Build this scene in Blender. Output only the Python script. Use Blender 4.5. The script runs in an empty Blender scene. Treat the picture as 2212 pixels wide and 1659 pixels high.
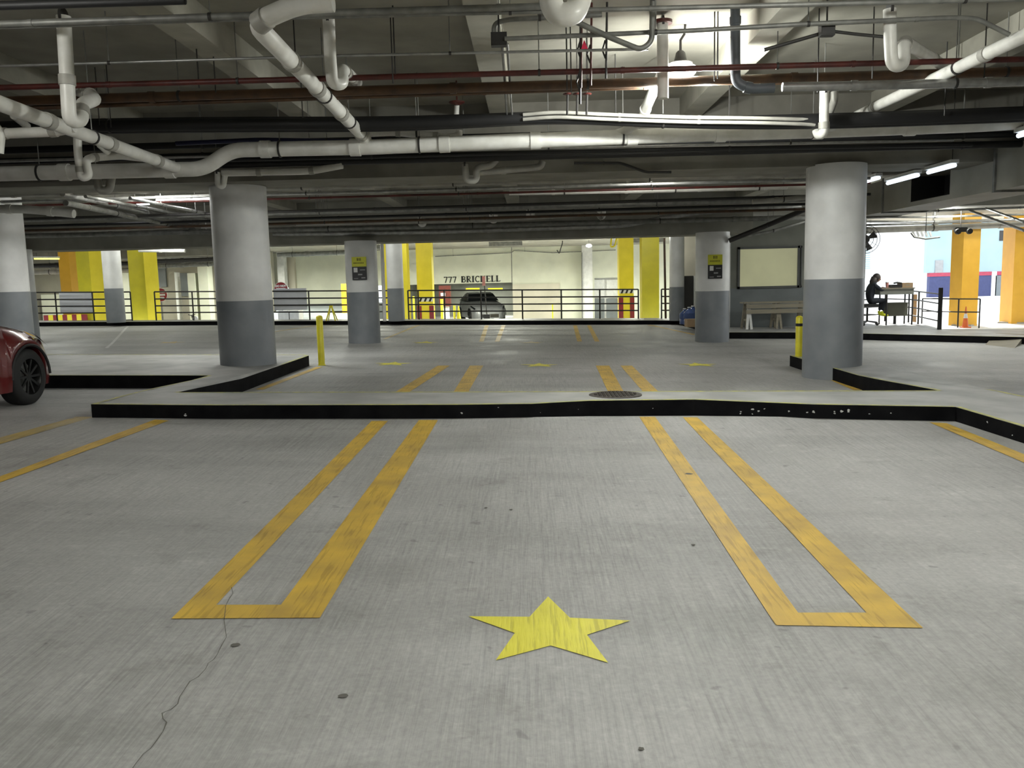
import bpy, bmesh, math, random
from mathutils import Vector, Matrix
random.seed(7)
PI = math.pi
scn = bpy.context.scene
col = scn.collection
V = Vector
# ------------------------------------------------------------------ camera
FPX = 1800.0
CAM = V((0, 0, 1.5))
_a, _p, _r = math.radians(1.4), math.atan(0.125), math.atan(0.0235)
_F = V((-math.sin(_a) * math.cos(_p), math.cos(_a) * math.cos(_p), -math.sin(_p)))
_R0 = V((math.cos(_a), math.sin(_a), 0)); _U0 = _R0.cross(_F)
_R = _R0 * math.cos(_r) - _U0 * math.sin(_r)
_U = _R0 * math.sin(_r) + _U0 * math.cos(_r)
cd = bpy.data.cameras.new('camera'); cam = bpy.data.objects.new('camera', cd); col.objects.link(cam)
cd.sensor_width = 36; cd.lens = 36 * FPX / 2212; cd.clip_start = 0.05; cd.clip_end = 400
cam.matrix_world = Matrix(((_R.x, _U.x, -_F.x, CAM.x), (_R.y, _U.y, -_F.y, CAM.y), (_R.z, _U.z, -_F.z, CAM.z), (0, 0, 0, 1)))
scn.camera = cam
# ------------------------------------------------------------------ world and exposure
w = bpy.data.worlds.new('world'); scn.world = w; w.use_nodes = True
bg = w.node_tree.nodes['Background']; bg.inputs[0].default_value = (0.86, 0.93, 1.0, 1); bg.inputs[1].default_value = 2.4
scn.view_settings.view_transform = 'Standard'; scn.view_settings.look = 'None'
scn.view_settings.gamma = 1; scn.view_settings.use_curve_mapping = False
scn.view_settings.exposure = 0.3
scn.cycles.use_denoising = True
scn.cycles.max_bounces = 6; scn.cycles.diffuse_bounces = 4; scn.cycles.sample_clamp_indirect = 6

def lamp_light(name, loc, power, size, color=(1, .96, .88), shape='AREA', size_y=None, rot=None, spread=None, parent=None):
    if shape == 'AREA':
        l = bpy.data.lights.new(name, 'AREA'); l.energy = power; l.size = size
        if size_y: l.shape = 'RECTANGLE'; l.size_y = size_y
        if spread: l.spread = math.radians(spread)
    else:
        l = bpy.data.lights.new(name, 'POINT'); l.energy = power; l.shadow_soft_size = size
    l.color = color
    o = bpy.data.objects.new(name, l); col.objects.link(o); o.location = loc
    if rot: o.rotation_euler = rot
    return o
WARM = (.98, 1, .86); NEUT = (.97, 1, .945)
# lamps, most of them added out of sight: (x, y, z, power); those with a fixture get one below
NEAR_FILL_LAMPS = [(0.4, 0.2, 3.52, 195), (4.2, 0.9, 3.52, 150), (0.2, -4.8, 3.5, 120), (2.4, 5.0, 3.6, 92), (-4.6, 5.4, 3.62, 38)]  # unseen pendants put in around the camera to light floor and columns
for i, (x, y, z, e) in enumerate(NEAR_FILL_LAMPS):
    for dx in (-.26, .26):
        lamp_light('pendant_or_fill_light', (x + dx, y, z - .1), e / 2, .10, NEUT, 'POINT')
HANG_FILL_LAMPS = [(-6.6, 14.8, 3.32, 60), (2.2, 14.8, 3.34, 20), (9.6, 14.9, 3.3, 70)]  # pendants added for the middle bay, kept hidden behind the deep beam
for i, (x, y, z, e) in enumerate(HANG_FILL_LAMPS):
    for dx in (-.26, .26):
        lamp_light('pendant_or_fill_light', (x + dx, y, z - .1), e / 2, .09, NEUT, 'POINT')
MID_LAMPS = [(-5.3, 16.6, 3.16, 60), (-13.5, 18.6, 3.1, 90), (9.0, 19.5, 2.8, 40)]  # area lights for the lit tubes; the last is added without a fitting
for i, (x, y, z, e) in enumerate(MID_LAMPS):
    lamp_light('tube_or_fill_light', (x, y, z - .07), e, 1.2, NEUT, size_y=.12, spread=160)
FAR_FILL_LAMPS = [(-20, 36, 2.98, 330), (-12, 36.4, 2.98, 420), (-7, 35.6, 2.98, 560), (-1, 35.6, 2.98, 680), (5, 35.6, 2.98, 680)]  # area fills added to brighten the far lane and cream wall
for i, (x, y, z, e) in enumerate(FAR_FILL_LAMPS):
    lamp_light('aisle_fill', (x, y, z - .07), e, 1.4, WARM, size_y=.3, spread=170)
for (x, y, z, e) in [(-13.9, 24.8, 2.75, 75), (-5.4, 25.0, 2.75, 70), (-1.0, 24.8, 2.75, 30), (4.0, 24.0, 2.7, 24), (7.2, 20.0, 2.7, 22), (-2.6, 27.4, 2.95, 20), (-4.2, 28.8, 2.98, 32), (4.0, 27.3, 2.95, 55), (-11.8, 27.3, 2.95, 80), (-16.5, 27.4, 2.95, 60), (11.2, 22.7, 3.0, 130), (13.8, 22.9, 3.0, 120)]:
    lamp_light('aisle_fill', (x, y, z), e, .3 if y > 26 else .15, NEUT, 'POINT')  # point fills added without fittings, tucked above the sight line
sun = bpy.data.lights.new('sun', 'SUN'); sun.energy = 5; sun.angle = .01; sun.color = (1, .96, .9)
so = bpy.data.objects.new('sun', sun); col.objects.link(so); so.rotation_euler = (math.radians(-53), math.radians(12), 0)

# ------------------------------------------------------------------ projection helpers (pixels of the 2212x1659 frame -> places)
def ray(px, py): return _F + _R * ((px - 1106) / FPX) + _U * ((829.5 - py) / FPX)
def at(px, py, Y):
    d = ray(px, py); return CAM + d * (Y / d.y)
def atz(px, py, z):
    d = ray(px, py); return CAM + d * ((z - 1.5) / d.z)
def lerp_tab(t, tab):
    if t <= tab[0][0]: return tab[0][1] + (t - tab[0][0]) * tab[0][2] if len(tab[0]) > 2 else tab[0][1]
    for a, b in zip(tab, tab[1:]):
        if t <= b[0]: return a[1] + (b[1] - a[1]) * (t - a[0]) / (b[0] - a[0])
    return tab[-1][1]
def zf(x, y):
    e = 9.7 if -4.4 < x < 4.9 else 12.0
    g = lerp_tab(y, [(-10, -.08), (0, -.08), (8.4, .105), (e, -.06), (21, -.06), (26, .05), (60, .05)])
    return g - .018 * max(-24, min(16, x))
def ztop(x, y):
    g = lerp_tab(y, [(0, .06), (8.3, .243), (9.5, .225), (11.6, .13), (20, .125)])
    return g - .018 * x
def fl(px, py, dz=0.0):
    d = ray(px, py); t = 6.0 / d.y
    for _ in range(60):
        p = CAM + d * t
        t2 = (zf(p.x, p.y) + dz - 1.5) / d.z
        if t2 < 0 or t2 > 100: t2 = 60
        t = .6 * t + .4 * t2
    p = CAM + d * t
    return V((p.x, p.y, zf(p.x, p.y) + dz))

# ------------------------------------------------------------------ materials
def node_mat(name):
    m = bpy.data.materials.new(name); m.use_nodes = True
    nt = m.node_tree; b = nt.nodes['Principled BSDF']
    return m, nt, b
def mat(name, c, rough=.6, metal=0, c2=None, scale=6, bump=0, emit=None, estr=1, spec=None, detail=5, sx=(1, 1, 1), thr=(.35, .7)):
    m, nt, b = node_mat(name)
    b.inputs['Roughness'].default_value = rough; b.inputs['Metallic'].default_value = metal
    b.inputs['Base Color'].default_value = (*c, 1)
    if spec is not None: b.inputs['Specular IOR Level'].default_value = spec
    if c2 is None: c2 = tuple(v * .82 for v in c)
    tc = nt.nodes.new('ShaderNodeNewGeometry'); mp = nt.nodes.new('ShaderNodeMapping'); mp.inputs['Scale'].default_value = sx
    nt.links.new(tc.outputs['Position'], mp.inputs[0])
    n = nt.nodes.new('ShaderNodeTexNoise'); n.inputs['Scale'].default_value = scale; n.inputs['Detail'].default_value = detail
    nt.links.new(mp.outputs[0], n.inputs['Vector'])
    r = nt.nodes.new('ShaderNodeValToRGB'); r.color_ramp.elements[0].position = thr[0]; r.color_ramp.elements[1].position = thr[1]
    r.color_ramp.elements[0].color = (*c2, 1); r.color_ramp.elements[1].color = (*c, 1)
    nt.links.new(n.outputs[0], r.inputs[0]); nt.links.new(r.outputs[0], b.inputs['Base Color'])
    if bump:
        bn = nt.nodes.new('ShaderNodeBump'); bn.inputs['Strength'].default_value = bump; bn.inputs['Distance'].default_value = .01
        nt.links.new(n.outputs[0], bn.inputs['Height']); nt.links.new(bn.outputs[0], b.inputs['Normal'])
    if emit:
        b.inputs['Emission Color'].default_value = (*emit, 1); b.inputs['Emission Strength'].default_value = estr
    return m

def floor_mat():
    m, nt, b = node_mat('concrete_floor'); L = nt.links.new; N = nt.nodes.new
    g = N('ShaderNodeNewGeometry')
    def noise(scale, sx=(1, 1, 1), det=6, rough=.6):
        mp = N('ShaderNodeMapping'); mp.inputs['Scale'].default_value = sx; L(g.outputs['Position'], mp.inputs[0])
        n = N('ShaderNodeTexNoise'); n.inputs['Scale'].default_value = scale; n.inputs['Detail'].default_value = det; n.inputs['Roughness'].default_value = rough
        L(mp.outputs[0], n.inputs['Vector']); return n
    def ramp(n, pts):
        r = N('ShaderNodeValToRGB'); e = r.color_ramp.elements
        e[0].position = pts[0][0]; e[0].color = (*pts[0][1], 1); e[1].position = pts[-1][0]; e[1].color = (*pts[-1][1], 1)
        for p in pts[1:-1]:
            q = e.new(p[0]); q.color = (*p[1], 1)
        L(n.outputs[0], r.inputs[0]); return r
    def mul(a, c, f=1.0, mode='MULTIPLY'):
        x = N('ShaderNodeMix'); x.data_type = 'RGBA'; x.blend_type = mode; x.inputs[0].default_value = f
        L(a, x.inputs[6]); L(c, x.inputs[7]); return x.outputs[2]
    big = ramp(noise(.55, (1, 1, 1), 7), [(.3, (.30, .297, .285)), (.5, (.385, .382, .372)), (.72, (.47, .468, .46))])
    fine = ramp(noise(38, (1, 1, 1), 4), [(.3, (.86,) * 3), (.7, (1.06,) * 3)])
    broom = ramp(noise(55, (1, .035, 1), 3, .7), [(.3, (.76,) * 3), (.5, (.98,) * 3), (.72, (1.14,) * 3)])
    stain = ramp(noise(2.3, (1, 1.3, 1), 8, .7), [(.28, (.66, .65, .63)), (.42, (.95,) * 3), (.8, (1.0,) * 3)])
    spots = ramp(noise(9, (1, 1, 1), 2), [(.24, (.5,) * 3), (.30, (1,) * 3)])
    tyre = ramp(noise(.8, (.22, 1.5, 1), 7, .6), [(.32, (.72, .72, .71)), (.5, (.97,) * 3), (.7, (1.1,) * 3)])  # bands along x: tyre dirt plus painted-in shadow bands and bright streaks
    scuff = ramp(noise(5, (1, 1.4, 1), 10, .75), [(.56, (1,) * 3), (.66, (1.2,) * 3)])
    msk = ramp(noise(.5, (1, .6, 1), 3), [(.35, (.25,) * 3), (.6, (1,) * 3)])
    bm_ = N('ShaderNodeMix'); bm_.data_type = 'RGBA'; bm_.inputs[6].default_value = (1, 1, 1, 1); L(msk.outputs[0], bm_.inputs[0]); L(broom.outputs[0], bm_.inputs[7])
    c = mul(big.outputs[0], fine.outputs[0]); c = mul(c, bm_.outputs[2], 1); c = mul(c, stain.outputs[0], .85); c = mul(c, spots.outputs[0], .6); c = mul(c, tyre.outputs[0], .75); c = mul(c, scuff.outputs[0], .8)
    L(c, b.inputs['Base Color'])
    rr = ramp(noise(1.1, (1, 1, 1), 6), [(.3, (.5,) * 3), (.7, (.78,) * 3)])
    L(rr.outputs[0], b.inputs['Roughness'])
    bn = N('ShaderNodeBump'); bn.inputs['Strength'].default_value = .45; bn.inputs['Distance'].default_value = .006
    nb = noise(70, (1, .04, 1), 3); L(nb.outputs[0], bn.inputs['Height'])
    b2 = N('ShaderNodeBump'); b2.inputs['Strength'].default_value = .25; b2.inputs['Distance'].default_value = .02
    n2 = noise(3.5, (1, 1, 1), 5); L(n2.outputs[0], b2.inputs['Height']); L(bn.outputs[0], b2.inputs['Normal']); L(b2.outputs[0], b.inputs['Normal'])
    return m

def paint_mat(name, c, c2, wear=(.36, .46)):
    m, nt, b = node_mat(name); L = nt.links.new; N = nt.nodes.new
    g = N('ShaderNodeNewGeometry')
    def noise(scale, sx, det):
        mp = N('ShaderNodeMapping'); mp.inputs['Scale'].default_value = sx; L(g.outputs['Position'], mp.inputs[0])
        n = N('ShaderNodeTexNoise'); n.inputs['Scale'].default_value = scale; n.inputs['Detail'].default_value = det; L(mp.outputs[0], n.inputs['Vector']); return n
    n1 = noise(4, (1, 1, 1), 6); n2 = noise(55, (1, .06, 1), 4)
    r = N('ShaderNodeValToRGB'); r.color_ramp.elements[0].position = .3; r.color_ramp.elements[1].position = .68
    r.color_ramp.elements[0].color = (*c2, 1); r.color_ramp.elements[1].color = (*c, 1); L(n1.outputs[0], r.inputs[0])
    r2 = N('ShaderNodeValToRGB'); r2.color_ramp.elements[0].position = wear[0]; r2.color_ramp.elements[1].position = wear[1]; L(n2.outputs[0], r2.inputs[0])
    r2.color_ramp.elements[0].color = (.62, .6, .56, 1); r2.color_ramp.elements[1].color = (1, 1, 1, 1)
    x = N('ShaderNodeMix'); x.data_type = 'RGBA'; x.blend_type = 'MULTIPLY'; x.inputs[0].default_value = .6
    L(r.outputs[0], x.inputs[6]); L(r2.outputs[0], x.inputs[7]); L(x.outputs[2], b.inputs['Base Color'])
    b.inputs['Roughness'].default_value = .55
    bn = N('ShaderNodeBump'); bn.inputs['Strength'].default_value = .4; bn.inputs['Distance'].default_value = .006; L(n2.outputs[0], bn.inputs['Height']); L(bn.outputs[0], b.inputs['Normal'])
    return m

M = {}
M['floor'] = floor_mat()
M['line'] = paint_mat('amber_line_paint', (.66, .43, .06), (.44, .29, .06))
M['line_worn'] = paint_mat('worn_line_paint', (.52, .38, .12), (.36, .30, .17))
M['star'] = paint_mat('lemon_star_paint', (.80, .74, .06), (.66, .60, .05))
M['kerbtop'] = mat('kerb_concrete', (.42, .42, .41), .55, c2=(.27, .27, .265), scale=1.8, detail=8, bump=.2)
M['kerbblack'] = mat('black_kerb_paint', (.004, .004, .005), .8, c2=(.009, .009, .010), scale=5, bump=.3, spec=.06)
M['chip'] = mat('bare_concrete_chip', (.6, .6, .58), .8)
M['edge'] = mat('yellow_edge_paint', (.62, .60, .12), .6, c2=(.34, .34, .2), scale=12)
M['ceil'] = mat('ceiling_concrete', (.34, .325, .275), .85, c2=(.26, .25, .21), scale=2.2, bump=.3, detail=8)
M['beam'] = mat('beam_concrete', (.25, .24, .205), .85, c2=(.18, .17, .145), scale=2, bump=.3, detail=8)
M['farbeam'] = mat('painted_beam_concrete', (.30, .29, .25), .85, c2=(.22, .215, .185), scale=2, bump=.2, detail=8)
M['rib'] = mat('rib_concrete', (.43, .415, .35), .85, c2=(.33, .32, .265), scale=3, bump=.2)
M['colw'] = mat('column_white_paint', (.84, .84, .83), .5, c2=(.64, .64, .63), scale=1.6, detail=8)
M['colg'] = mat('column_grey_paint', (.26, .275, .295), .45, c2=(.19, .205, .225), scale=2, detail=8)
M['yel'] = mat('column_yellow_paint', (.92, .76, .03), .5, c2=(.84, .69, .02), scale=3)
M['olive'] = mat('column_mustard_paint', (.62, .54, .02), .5, c2=(.54, .47, .02), scale=3)
M['orange'] = mat('column_orange_paint', (.85, .47, .04), .5, c2=(.78, .42, .03), scale=3)
M['boll'] = mat('bollard_yellow_paint', (.80, .72, .03), .4, c2=(.68, .60, .03), scale=6)
M['pvc'] = mat('white_pipe_plastic', (.82, .81, .77), .36, c2=(.66, .65, .60), scale=5)
M['pvcd'] = mat('dusty_pipe_plastic', (.42, .41, .37), .5, c2=(.30, .29, .26), scale=5)
M['galv'] = mat('galvanised_steel', (.45, .45, .44), .38, .7, c2=(.30, .30, .29), scale=9)
M['conduit'] = mat('dull_conduit_steel', (.26, .26, .24), .5, .4, c2=(.16, .16, .15), scale=8)
M['slate'] = mat('slate_grey_pipe_paint', (.10, .115, .13), .5)
M['red'] = mat('red_pipe_paint', (.11, .018, .012), .5, c2=(.055, .012, .01), scale=7)
M['rust'] = mat('rust_brown_pipe_paint', (.11, .055, .022), .55, c2=(.055, .03, .016), scale=6)
M['black'] = mat('black_cable_rubber', (.012, .012, .013), .55)
M['steelblk'] = mat('black_steel_paint', (.012, .010, .010), .45)
M['dark'] = mat('dark_metal', (.03, .028, .026), .5)
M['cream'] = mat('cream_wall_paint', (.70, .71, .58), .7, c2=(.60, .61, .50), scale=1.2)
M['creamd'] = mat('beige_wall_paint', (.58, .54, .44), .7, c2=(.48, .45, .36), scale=1.2)
M['wallg'] = mat('grey_wall_paint', (.24, .245, .215), .7, c2=(.18, .185, .16), scale=1.5)
M['wallb'] = mat('blue_grey_wall_band', (.19, .21, .215), .6, c2=(.15, .165, .17), scale=2)
M['white'] = mat('white_paint', (.80, .80, .78), .5)
M['panel'] = mat('pale_grey_panel', (.84, .86, .92), .5, c2=(.80, .82, .88))
M['signy'] = mat('sign_yellow_green', (.62, .62, .03), .5, c2=(.56, .56, .03))
M['signk'] = mat('sign_black', (.012, .012, .014), .4)
M['signink'] = mat('sign_dark_ink', (.18, .17, .01), .6)
M['signgrey'] = mat('sign_grey_print', (.34, .34, .34), .6)
M['redp'] = mat('signal_red_paint', (.27, .012, .016), .45)
M['ink'] = mat('black_lettering_paint', (.01, .01, .01), .6)
M['frame'] = mat('dark_grey_window_frame', (.09, .095, .09), .5)
M['carred'] = mat('metallic_red_car_paint', (.13, .006, .006), .28, .1, c2=(.11, .005, .005), scale=1)
M['carred'].node_tree.nodes['Principled BSDF'].inputs['Coat Weight'].default_value = 1
M['tyre'] = mat('tyre_rubber', (.013, .013, .013), .7)
M['rim'] = mat('black_alloy', (.03, .03, .03), .35, .6)
M['glassk'] = mat('dark_car_glass', (.01, .012, .014), .08)
M['trimk'] = mat('black_gloss_trim', (.01, .01, .01), .15)
M['iron'] = mat('rusted_cast_iron', (.10, .085, .075), .6, .3, c2=(.035, .03, .028), scale=60, bump=.5)
M['crackm'] = mat('crack_dirt', (.12, .115, .10), .9)
M['duct'] = mat('duct_sheet_metal', (.30, .285, .24), .6, .1, c2=(.24, .23, .19), scale=2)
M['duct_in'] = mat('duct_painted_shade', (.012, .01, .008), .9)
M['skin'] = mat('skin', (.28, .16, .11), .6)
M['cloth'] = mat('dark_clothing', (.022, .025, .035), .85)
M['hair'] = mat('dark_hair', (.03, .022, .02), .6, scale=40)
M['shoe'] = mat('neon_yellow_shoe', (.75, .8, .02), .5)
M['pink'] = mat('pink_cup', (.65, .28, .26), .5)
M['wood'] = mat('weathered_wood', (.30, .27, .20), .7, c2=(.20, .18, .14), scale=4, sx=(.3, 3, 3))
M['card'] = mat('brown_cardboard', (.35, .24, .14), .8)
M['box'] = mat('olive_grey_box', (.12, .12, .09), .7)
M['cone'] = mat('orange_cone_plastic', (.75, .16, .04), .5)
M['jug'] = mat('blue_jug_plastic', (.06, .10, .26), .15)
M['navy'] = mat('navy_wall_paint', (.05, .06, .16), .6)
M['bluew'] = mat('pale_blue_wall_paint', (.34, .44, .47), .7, c2=(.30, .4, .43), scale=1)
M['pinkst'] = mat('crimson_stripe_paint', (.42, .05, .09), .6)
M['street'] = mat('sunlit_street_concrete', (.85, .85, .83), .8)
M['lit'] = mat('lamp_glass_lit', (1, 1, 1), .4, emit=(1, .96, .9), estr=45)
M['tube'] = mat('fluorescent_tube_lit', (1, 1, 1), .4, emit=(.97, .97, 1), estr=12)
M['tubec'] = mat('cool_fluorescent_tube_lit', (1, 1, 1), .4, emit=(.72, .85, 1), estr=2.2)
M['tubey'] = mat('yellow_tinted_tube_lit', (1, 1, 1), .4, emit=(.95, .9, .08), estr=1.1)
M['skylit'] = mat('far_lamp_lit', (1, 1, 1), .4, emit=(1, 1, .95), estr=8)
M['magenta'] = mat('bright_pink_tag', (.9, .03, .10), .6)
M['window'] = mat('frosted_lit_pane', (.66, .66, .42), .12, c2=(.56, .56, .36), scale=1.1, emit=(.75, .74, .46), estr=.16)
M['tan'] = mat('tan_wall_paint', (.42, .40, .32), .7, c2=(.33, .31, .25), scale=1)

# ------------------------------------------------------------------ mesh builder
class MB:
    def __init__(s): s.v = []; s.f = []; s.m = []
    def add(s, vs, fs, mi=0):
        k = len(s.v); s.v += [tuple(v) for v in vs]
        for f in fs: s.f.append(tuple(i + k for i in f)); s.m.append(mi)
        return s
    def box(s, a, b, mi=0):
        x0, y0, z0 = a; x1, y1, z1 = b
        vs = [(x0, y0, z0), (x1, y0, z0), (x1, y1, z0), (x0, y1, z0), (x0, y0, z1), (x1, y0, z1), (x1, y1, z1), (x0, y1, z1)]
        return s.add(vs, [(0, 3, 2, 1), (4, 5, 6, 7), (0, 1, 5, 4), (1, 2, 6, 5), (2, 3, 7, 6), (3, 0, 4, 7)], mi)
    def obox(s, c, sx, sy, sz, ang=0, mi=0):      # box with centre-bottom c turned about z
        ca, sa = math.cos(ang), math.sin(ang); vs = []
        for z in (0, sz):
            for x, y in ((-sx / 2, -sy / 2), (sx / 2, -sy / 2), (sx / 2, sy / 2), (-sx / 2, sy / 2)):
                vs.append((c[0] + x * ca - y * sa, c[1] + x * sa + y * ca, c[2] + z))
        return s.add(vs, [(0, 3, 2, 1), (4, 5, 6, 7), (0, 1, 5, 4), (1, 2, 6, 5), (2, 3, 7, 6), (3, 0, 4, 7)], mi)
    def bar(s, p, q, wx, wz=None, mi=0):          # square bar between two points
        p, q = V(p), V(q); d = (q - p).normalized(); wz = wz or wx
        up = V((0, 0, 1)) if abs(d.z) < .9 else V((0, 1, 0))
        a = d.cross(up).normalized() * wx / 2; b = a.cross(d).normalized() * wz / 2
        vs = [p - a - b, p + a - b, p + a + b, p - a + b, q - a - b, q + a - b, q + a + b, q - a + b]
        return s.add(vs, [(0, 3, 2, 1), (4, 5, 6, 7), (0, 1, 5, 4), (1, 2, 6, 5), (2, 3, 7, 6), (3, 0, 4, 7)], mi)
    def tube(s, pts, r, n=10, cap=True, mi=0):
        pts = [V(p) for p in pts]; rr = r if isinstance(r, (list, tuple)) else [r] * len(pts)
        d0 = (pts[1] - pts[0]).normalized(); up = V((0, 0, 1)) if abs(d0.z) < .9 else V((0, 1, 0))
        a = d0.cross(up).normalized(); rings = []
        for i, p in enumerate(pts):
            if i == 0: d = d0
            elif i == len(pts) - 1: d = (pts[-1] - pts[-2]).normalized()
            else: d = ((pts[i] - pts[i - 1]).normalized() + (pts[i + 1] - pts[i]).normalized()).normalized()
            a = (a - d * a.dot(d)).normalized(); b = d.cross(a)
            rings.append([p + (a * math.cos(2 * PI * j / n) + b * math.sin(2 * PI * j / n)) * rr[i] for j in range(n)])
        vs = [v for R_ in rings for v in R_]; fs = []
        for i in range(len(pts) - 1):
            for j in range(n):
                k = (j + 1) % n; fs.append((i * n + j, i * n + k, (i + 1) * n + k, (i + 1) * n + j))
        if cap: fs.append(tuple(range(n - 1, -1, -1))); fs.append(tuple(range(len(vs) - n, len(vs))))
        return s.add(vs, fs, mi)
    def lathe(s, c, prof, n=24, axis='z', mi=0, cap=True):
        vs = []; fs = []
        for r, h in prof:
            for j in range(n):
                t = 2 * PI * j / n; x, y = r * math.cos(t), r * math.sin(t)
                vs.append({'z': (c[0] + x, c[1] + y, c[2] + h), 'x': (c[0] + h, c[1] + x, c[2] + y), 'y': (c[0] + x, c[1] + h, c[2] - y)}[axis])
        m = len(prof)
        for i in range(m - 1):
            for j in range(n):
                k = (j + 1) % n; fs.append((i * n + j, i * n + k, (i + 1) * n + k, (i + 1) * n + j))
        if cap: fs.append(tuple(range(n - 1, -1, -1))); fs.append(tuple(range((m - 1) * n, m * n)))
        return s.add(vs, fs, mi)
    def build(s, name, m, parent=None, label=None, smooth=False, cat=None, group=None, kind=None):
        me = bpy.data.meshes.new(name); me.from_pydata(s.v, [], s.f)
        for q in (m if isinstance(m, (list, tuple)) else [m]): me.materials.append(q)
        me.polygons.foreach_set('material_index', s.m)
        if smooth:
            me.polygons.foreach_set('use_smooth', [True] * len(me.polygons))
            me.update()
        me.validate(); me.update()
        if smooth and smooth != 'all':
            me.set_sharp_from_angle(angle=math.radians(40))
        o = bpy.data.objects.new(name, me); col.objects.link(o)
        if parent: attach(o, parent)
        if label: o['label'] = label
        if cat: o['category'] = cat
        if group: o['group'] = group
        if kind: o['kind'] = kind
        return o
def world_loc(o):
    return V(o.location) + (world_loc(o.parent) if o.parent else V((0, 0, 0)))
def attach(o, parent):
    o.parent = parent
    o.location = V(o.location) - world_loc(parent)   # parents are unrotated empties or meshes at their base
def thing(name, label, cat, loc=(0, 0, 0), group=None, kind=None):
    o = bpy.data.objects.new(name, None); col.objects.link(o); o.location = loc; o.empty_display_size = .1
    o['label'] = label; o['category'] = cat
    if group: o['group'] = group
    if kind: o['kind'] = kind
    return o
def struct(name, mb, m, **k):
    o = mb.build(name, m, **k); o['kind'] = 'structure'; return o

def smooth_path(pts, rad, n=6):
    pts = [V(p) for p in pts]; out = [pts[0]]
    for i in range(1, len(pts) - 1):
        a, b, c = pts[i - 1], pts[i], pts[i + 1]
        r = min(rad, (a - b).length * .48, (c - b).length * .48)
        p0 = b + (a - b).normalized() * r; p2 = b + (c - b).normalized() * r
        for k in range(n + 1):
            t = k / n; out.append(p0 * (1 - t) ** 2 + b * 2 * t * (1 - t) + p2 * t * t)
    out.append(pts[-1]); return out
SLAB = 4.15
def along(pts, s):
    for a, b in zip(pts, pts[1:]):
        L = (b - a).length
        if s <= L: return a + (b - a) * (s / L), (b - a).normalized()
        s -= L
    return pts[-1], (pts[-1] - pts[-2]).normalized()
def pipe(name, label, m, r, pts, rad=None, coup=None, hang=None, slab=SLAB, group=None, cat='pipe', n=10, cm=None, collars=()):
    """pts: (px, py, Y) or Vectors. coup = spacing of couplings, hang = list of fractions for hanger rods"""
    P = [at(*p) if isinstance(p, tuple) else V(p) for p in pts]
    for e, k in ((0, 1), (-1, -2)):      # runs that leave the frame carry on past it
        if isinstance(pts[e], tuple) and (pts[e][0] <= -40 or pts[e][0] >= 2280):
            d = P[e] - P[k]; d.z = 0; P[e] = P[e] + d.normalized() * 3.0
    path = smooth_path(P, rad or r * 3)
    base = path[0].copy()
    root = thing(name, label, cat, base, group)
    loc = lambda q: V(q) - base
    def put(mb, nm, mm, lab=None, sm=True):
        o = mb.build(nm, mm, None, lab, smooth=sm); o.parent = root; return o
    mb = MB().tube([loc(p) for p in path], r, n); put(mb, 'pipe_run', m)
    L = sum((b - a).length for a, b in zip(path, path[1:]))
    ss = []
    if coup:
        k = coup * .6
        while k < L - .05: ss.append(k); k += coup * random.uniform(.85, 1.15)
    ss += [c * L for c in collars]
    for s in ss:
        p, d = along(path, s)
        put(MB().tube([loc(p - d * r * .7), loc(p + d * r * .7)], r * 1.16, n), 'coupling', cm or m)
    for h in hang or []:
        p, d = along(path, h * L)
        if slab - p.z > .05:
            put(MB().tube([loc(p + V((0, 0, r * .8))), loc(V((p.x, p.y, slab)))], .006, 5, False), 'hanger_rod', M['conduit'], sm=False)
            dd = V((d.x, d.y, 0)).normalized()
            put(MB().tube([loc(p - dd * .012), loc(p + dd * .012)], r * 1.1 + .004, n), 'clamp', M['dark'])
    return root

# ------------------------------------------------------------------ floor
xs = [-30, -26] + [-24 + i * .8 for i in range(int((19.6) / .8) + 1)]
xs = sorted(set([round(v, 3) for v in xs] + [-4.41, -4.39, 4.89, 4.91, -3, -2, -1, 0, 1, 2, 3, 4, 5.5, 6.5, 8, 10, 12, 14, 16, 20, 30]))
ys = [-9, -4, 0, 2, 4, 6, 8, 8.4, 8.7, 9, 9.3, 9.7, 10.2, 11, 12, 14, 16, 18, 20, 21, 22, 23, 24, 25, 26, 28.45]
mb = MB(); nx = len(xs)
mb.add([(x, y, zf(x, y)) for y in ys for x in xs], [(j * nx + i, j * nx + i + 1, (j + 1) * nx + i + 1, (j + 1) * nx + i) for j in range(len(ys) - 1) for i in range(nx - 1)])
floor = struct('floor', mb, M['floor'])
floor['label'] = 'grey broomed concrete parking floor with painted stalls'
# lower lane beyond the far railing
LZ = -.62
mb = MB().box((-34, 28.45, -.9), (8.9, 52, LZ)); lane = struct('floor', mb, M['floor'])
mb = MB().box((8.9, 28.45, -.6), (60, 90, -.16)).box((10.95, 22.6, -.6), (60, 28.45, -.16)); street = struct('floor', mb, M['street']); street['label'] = 'sunlit pale street outside the garage'

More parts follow.
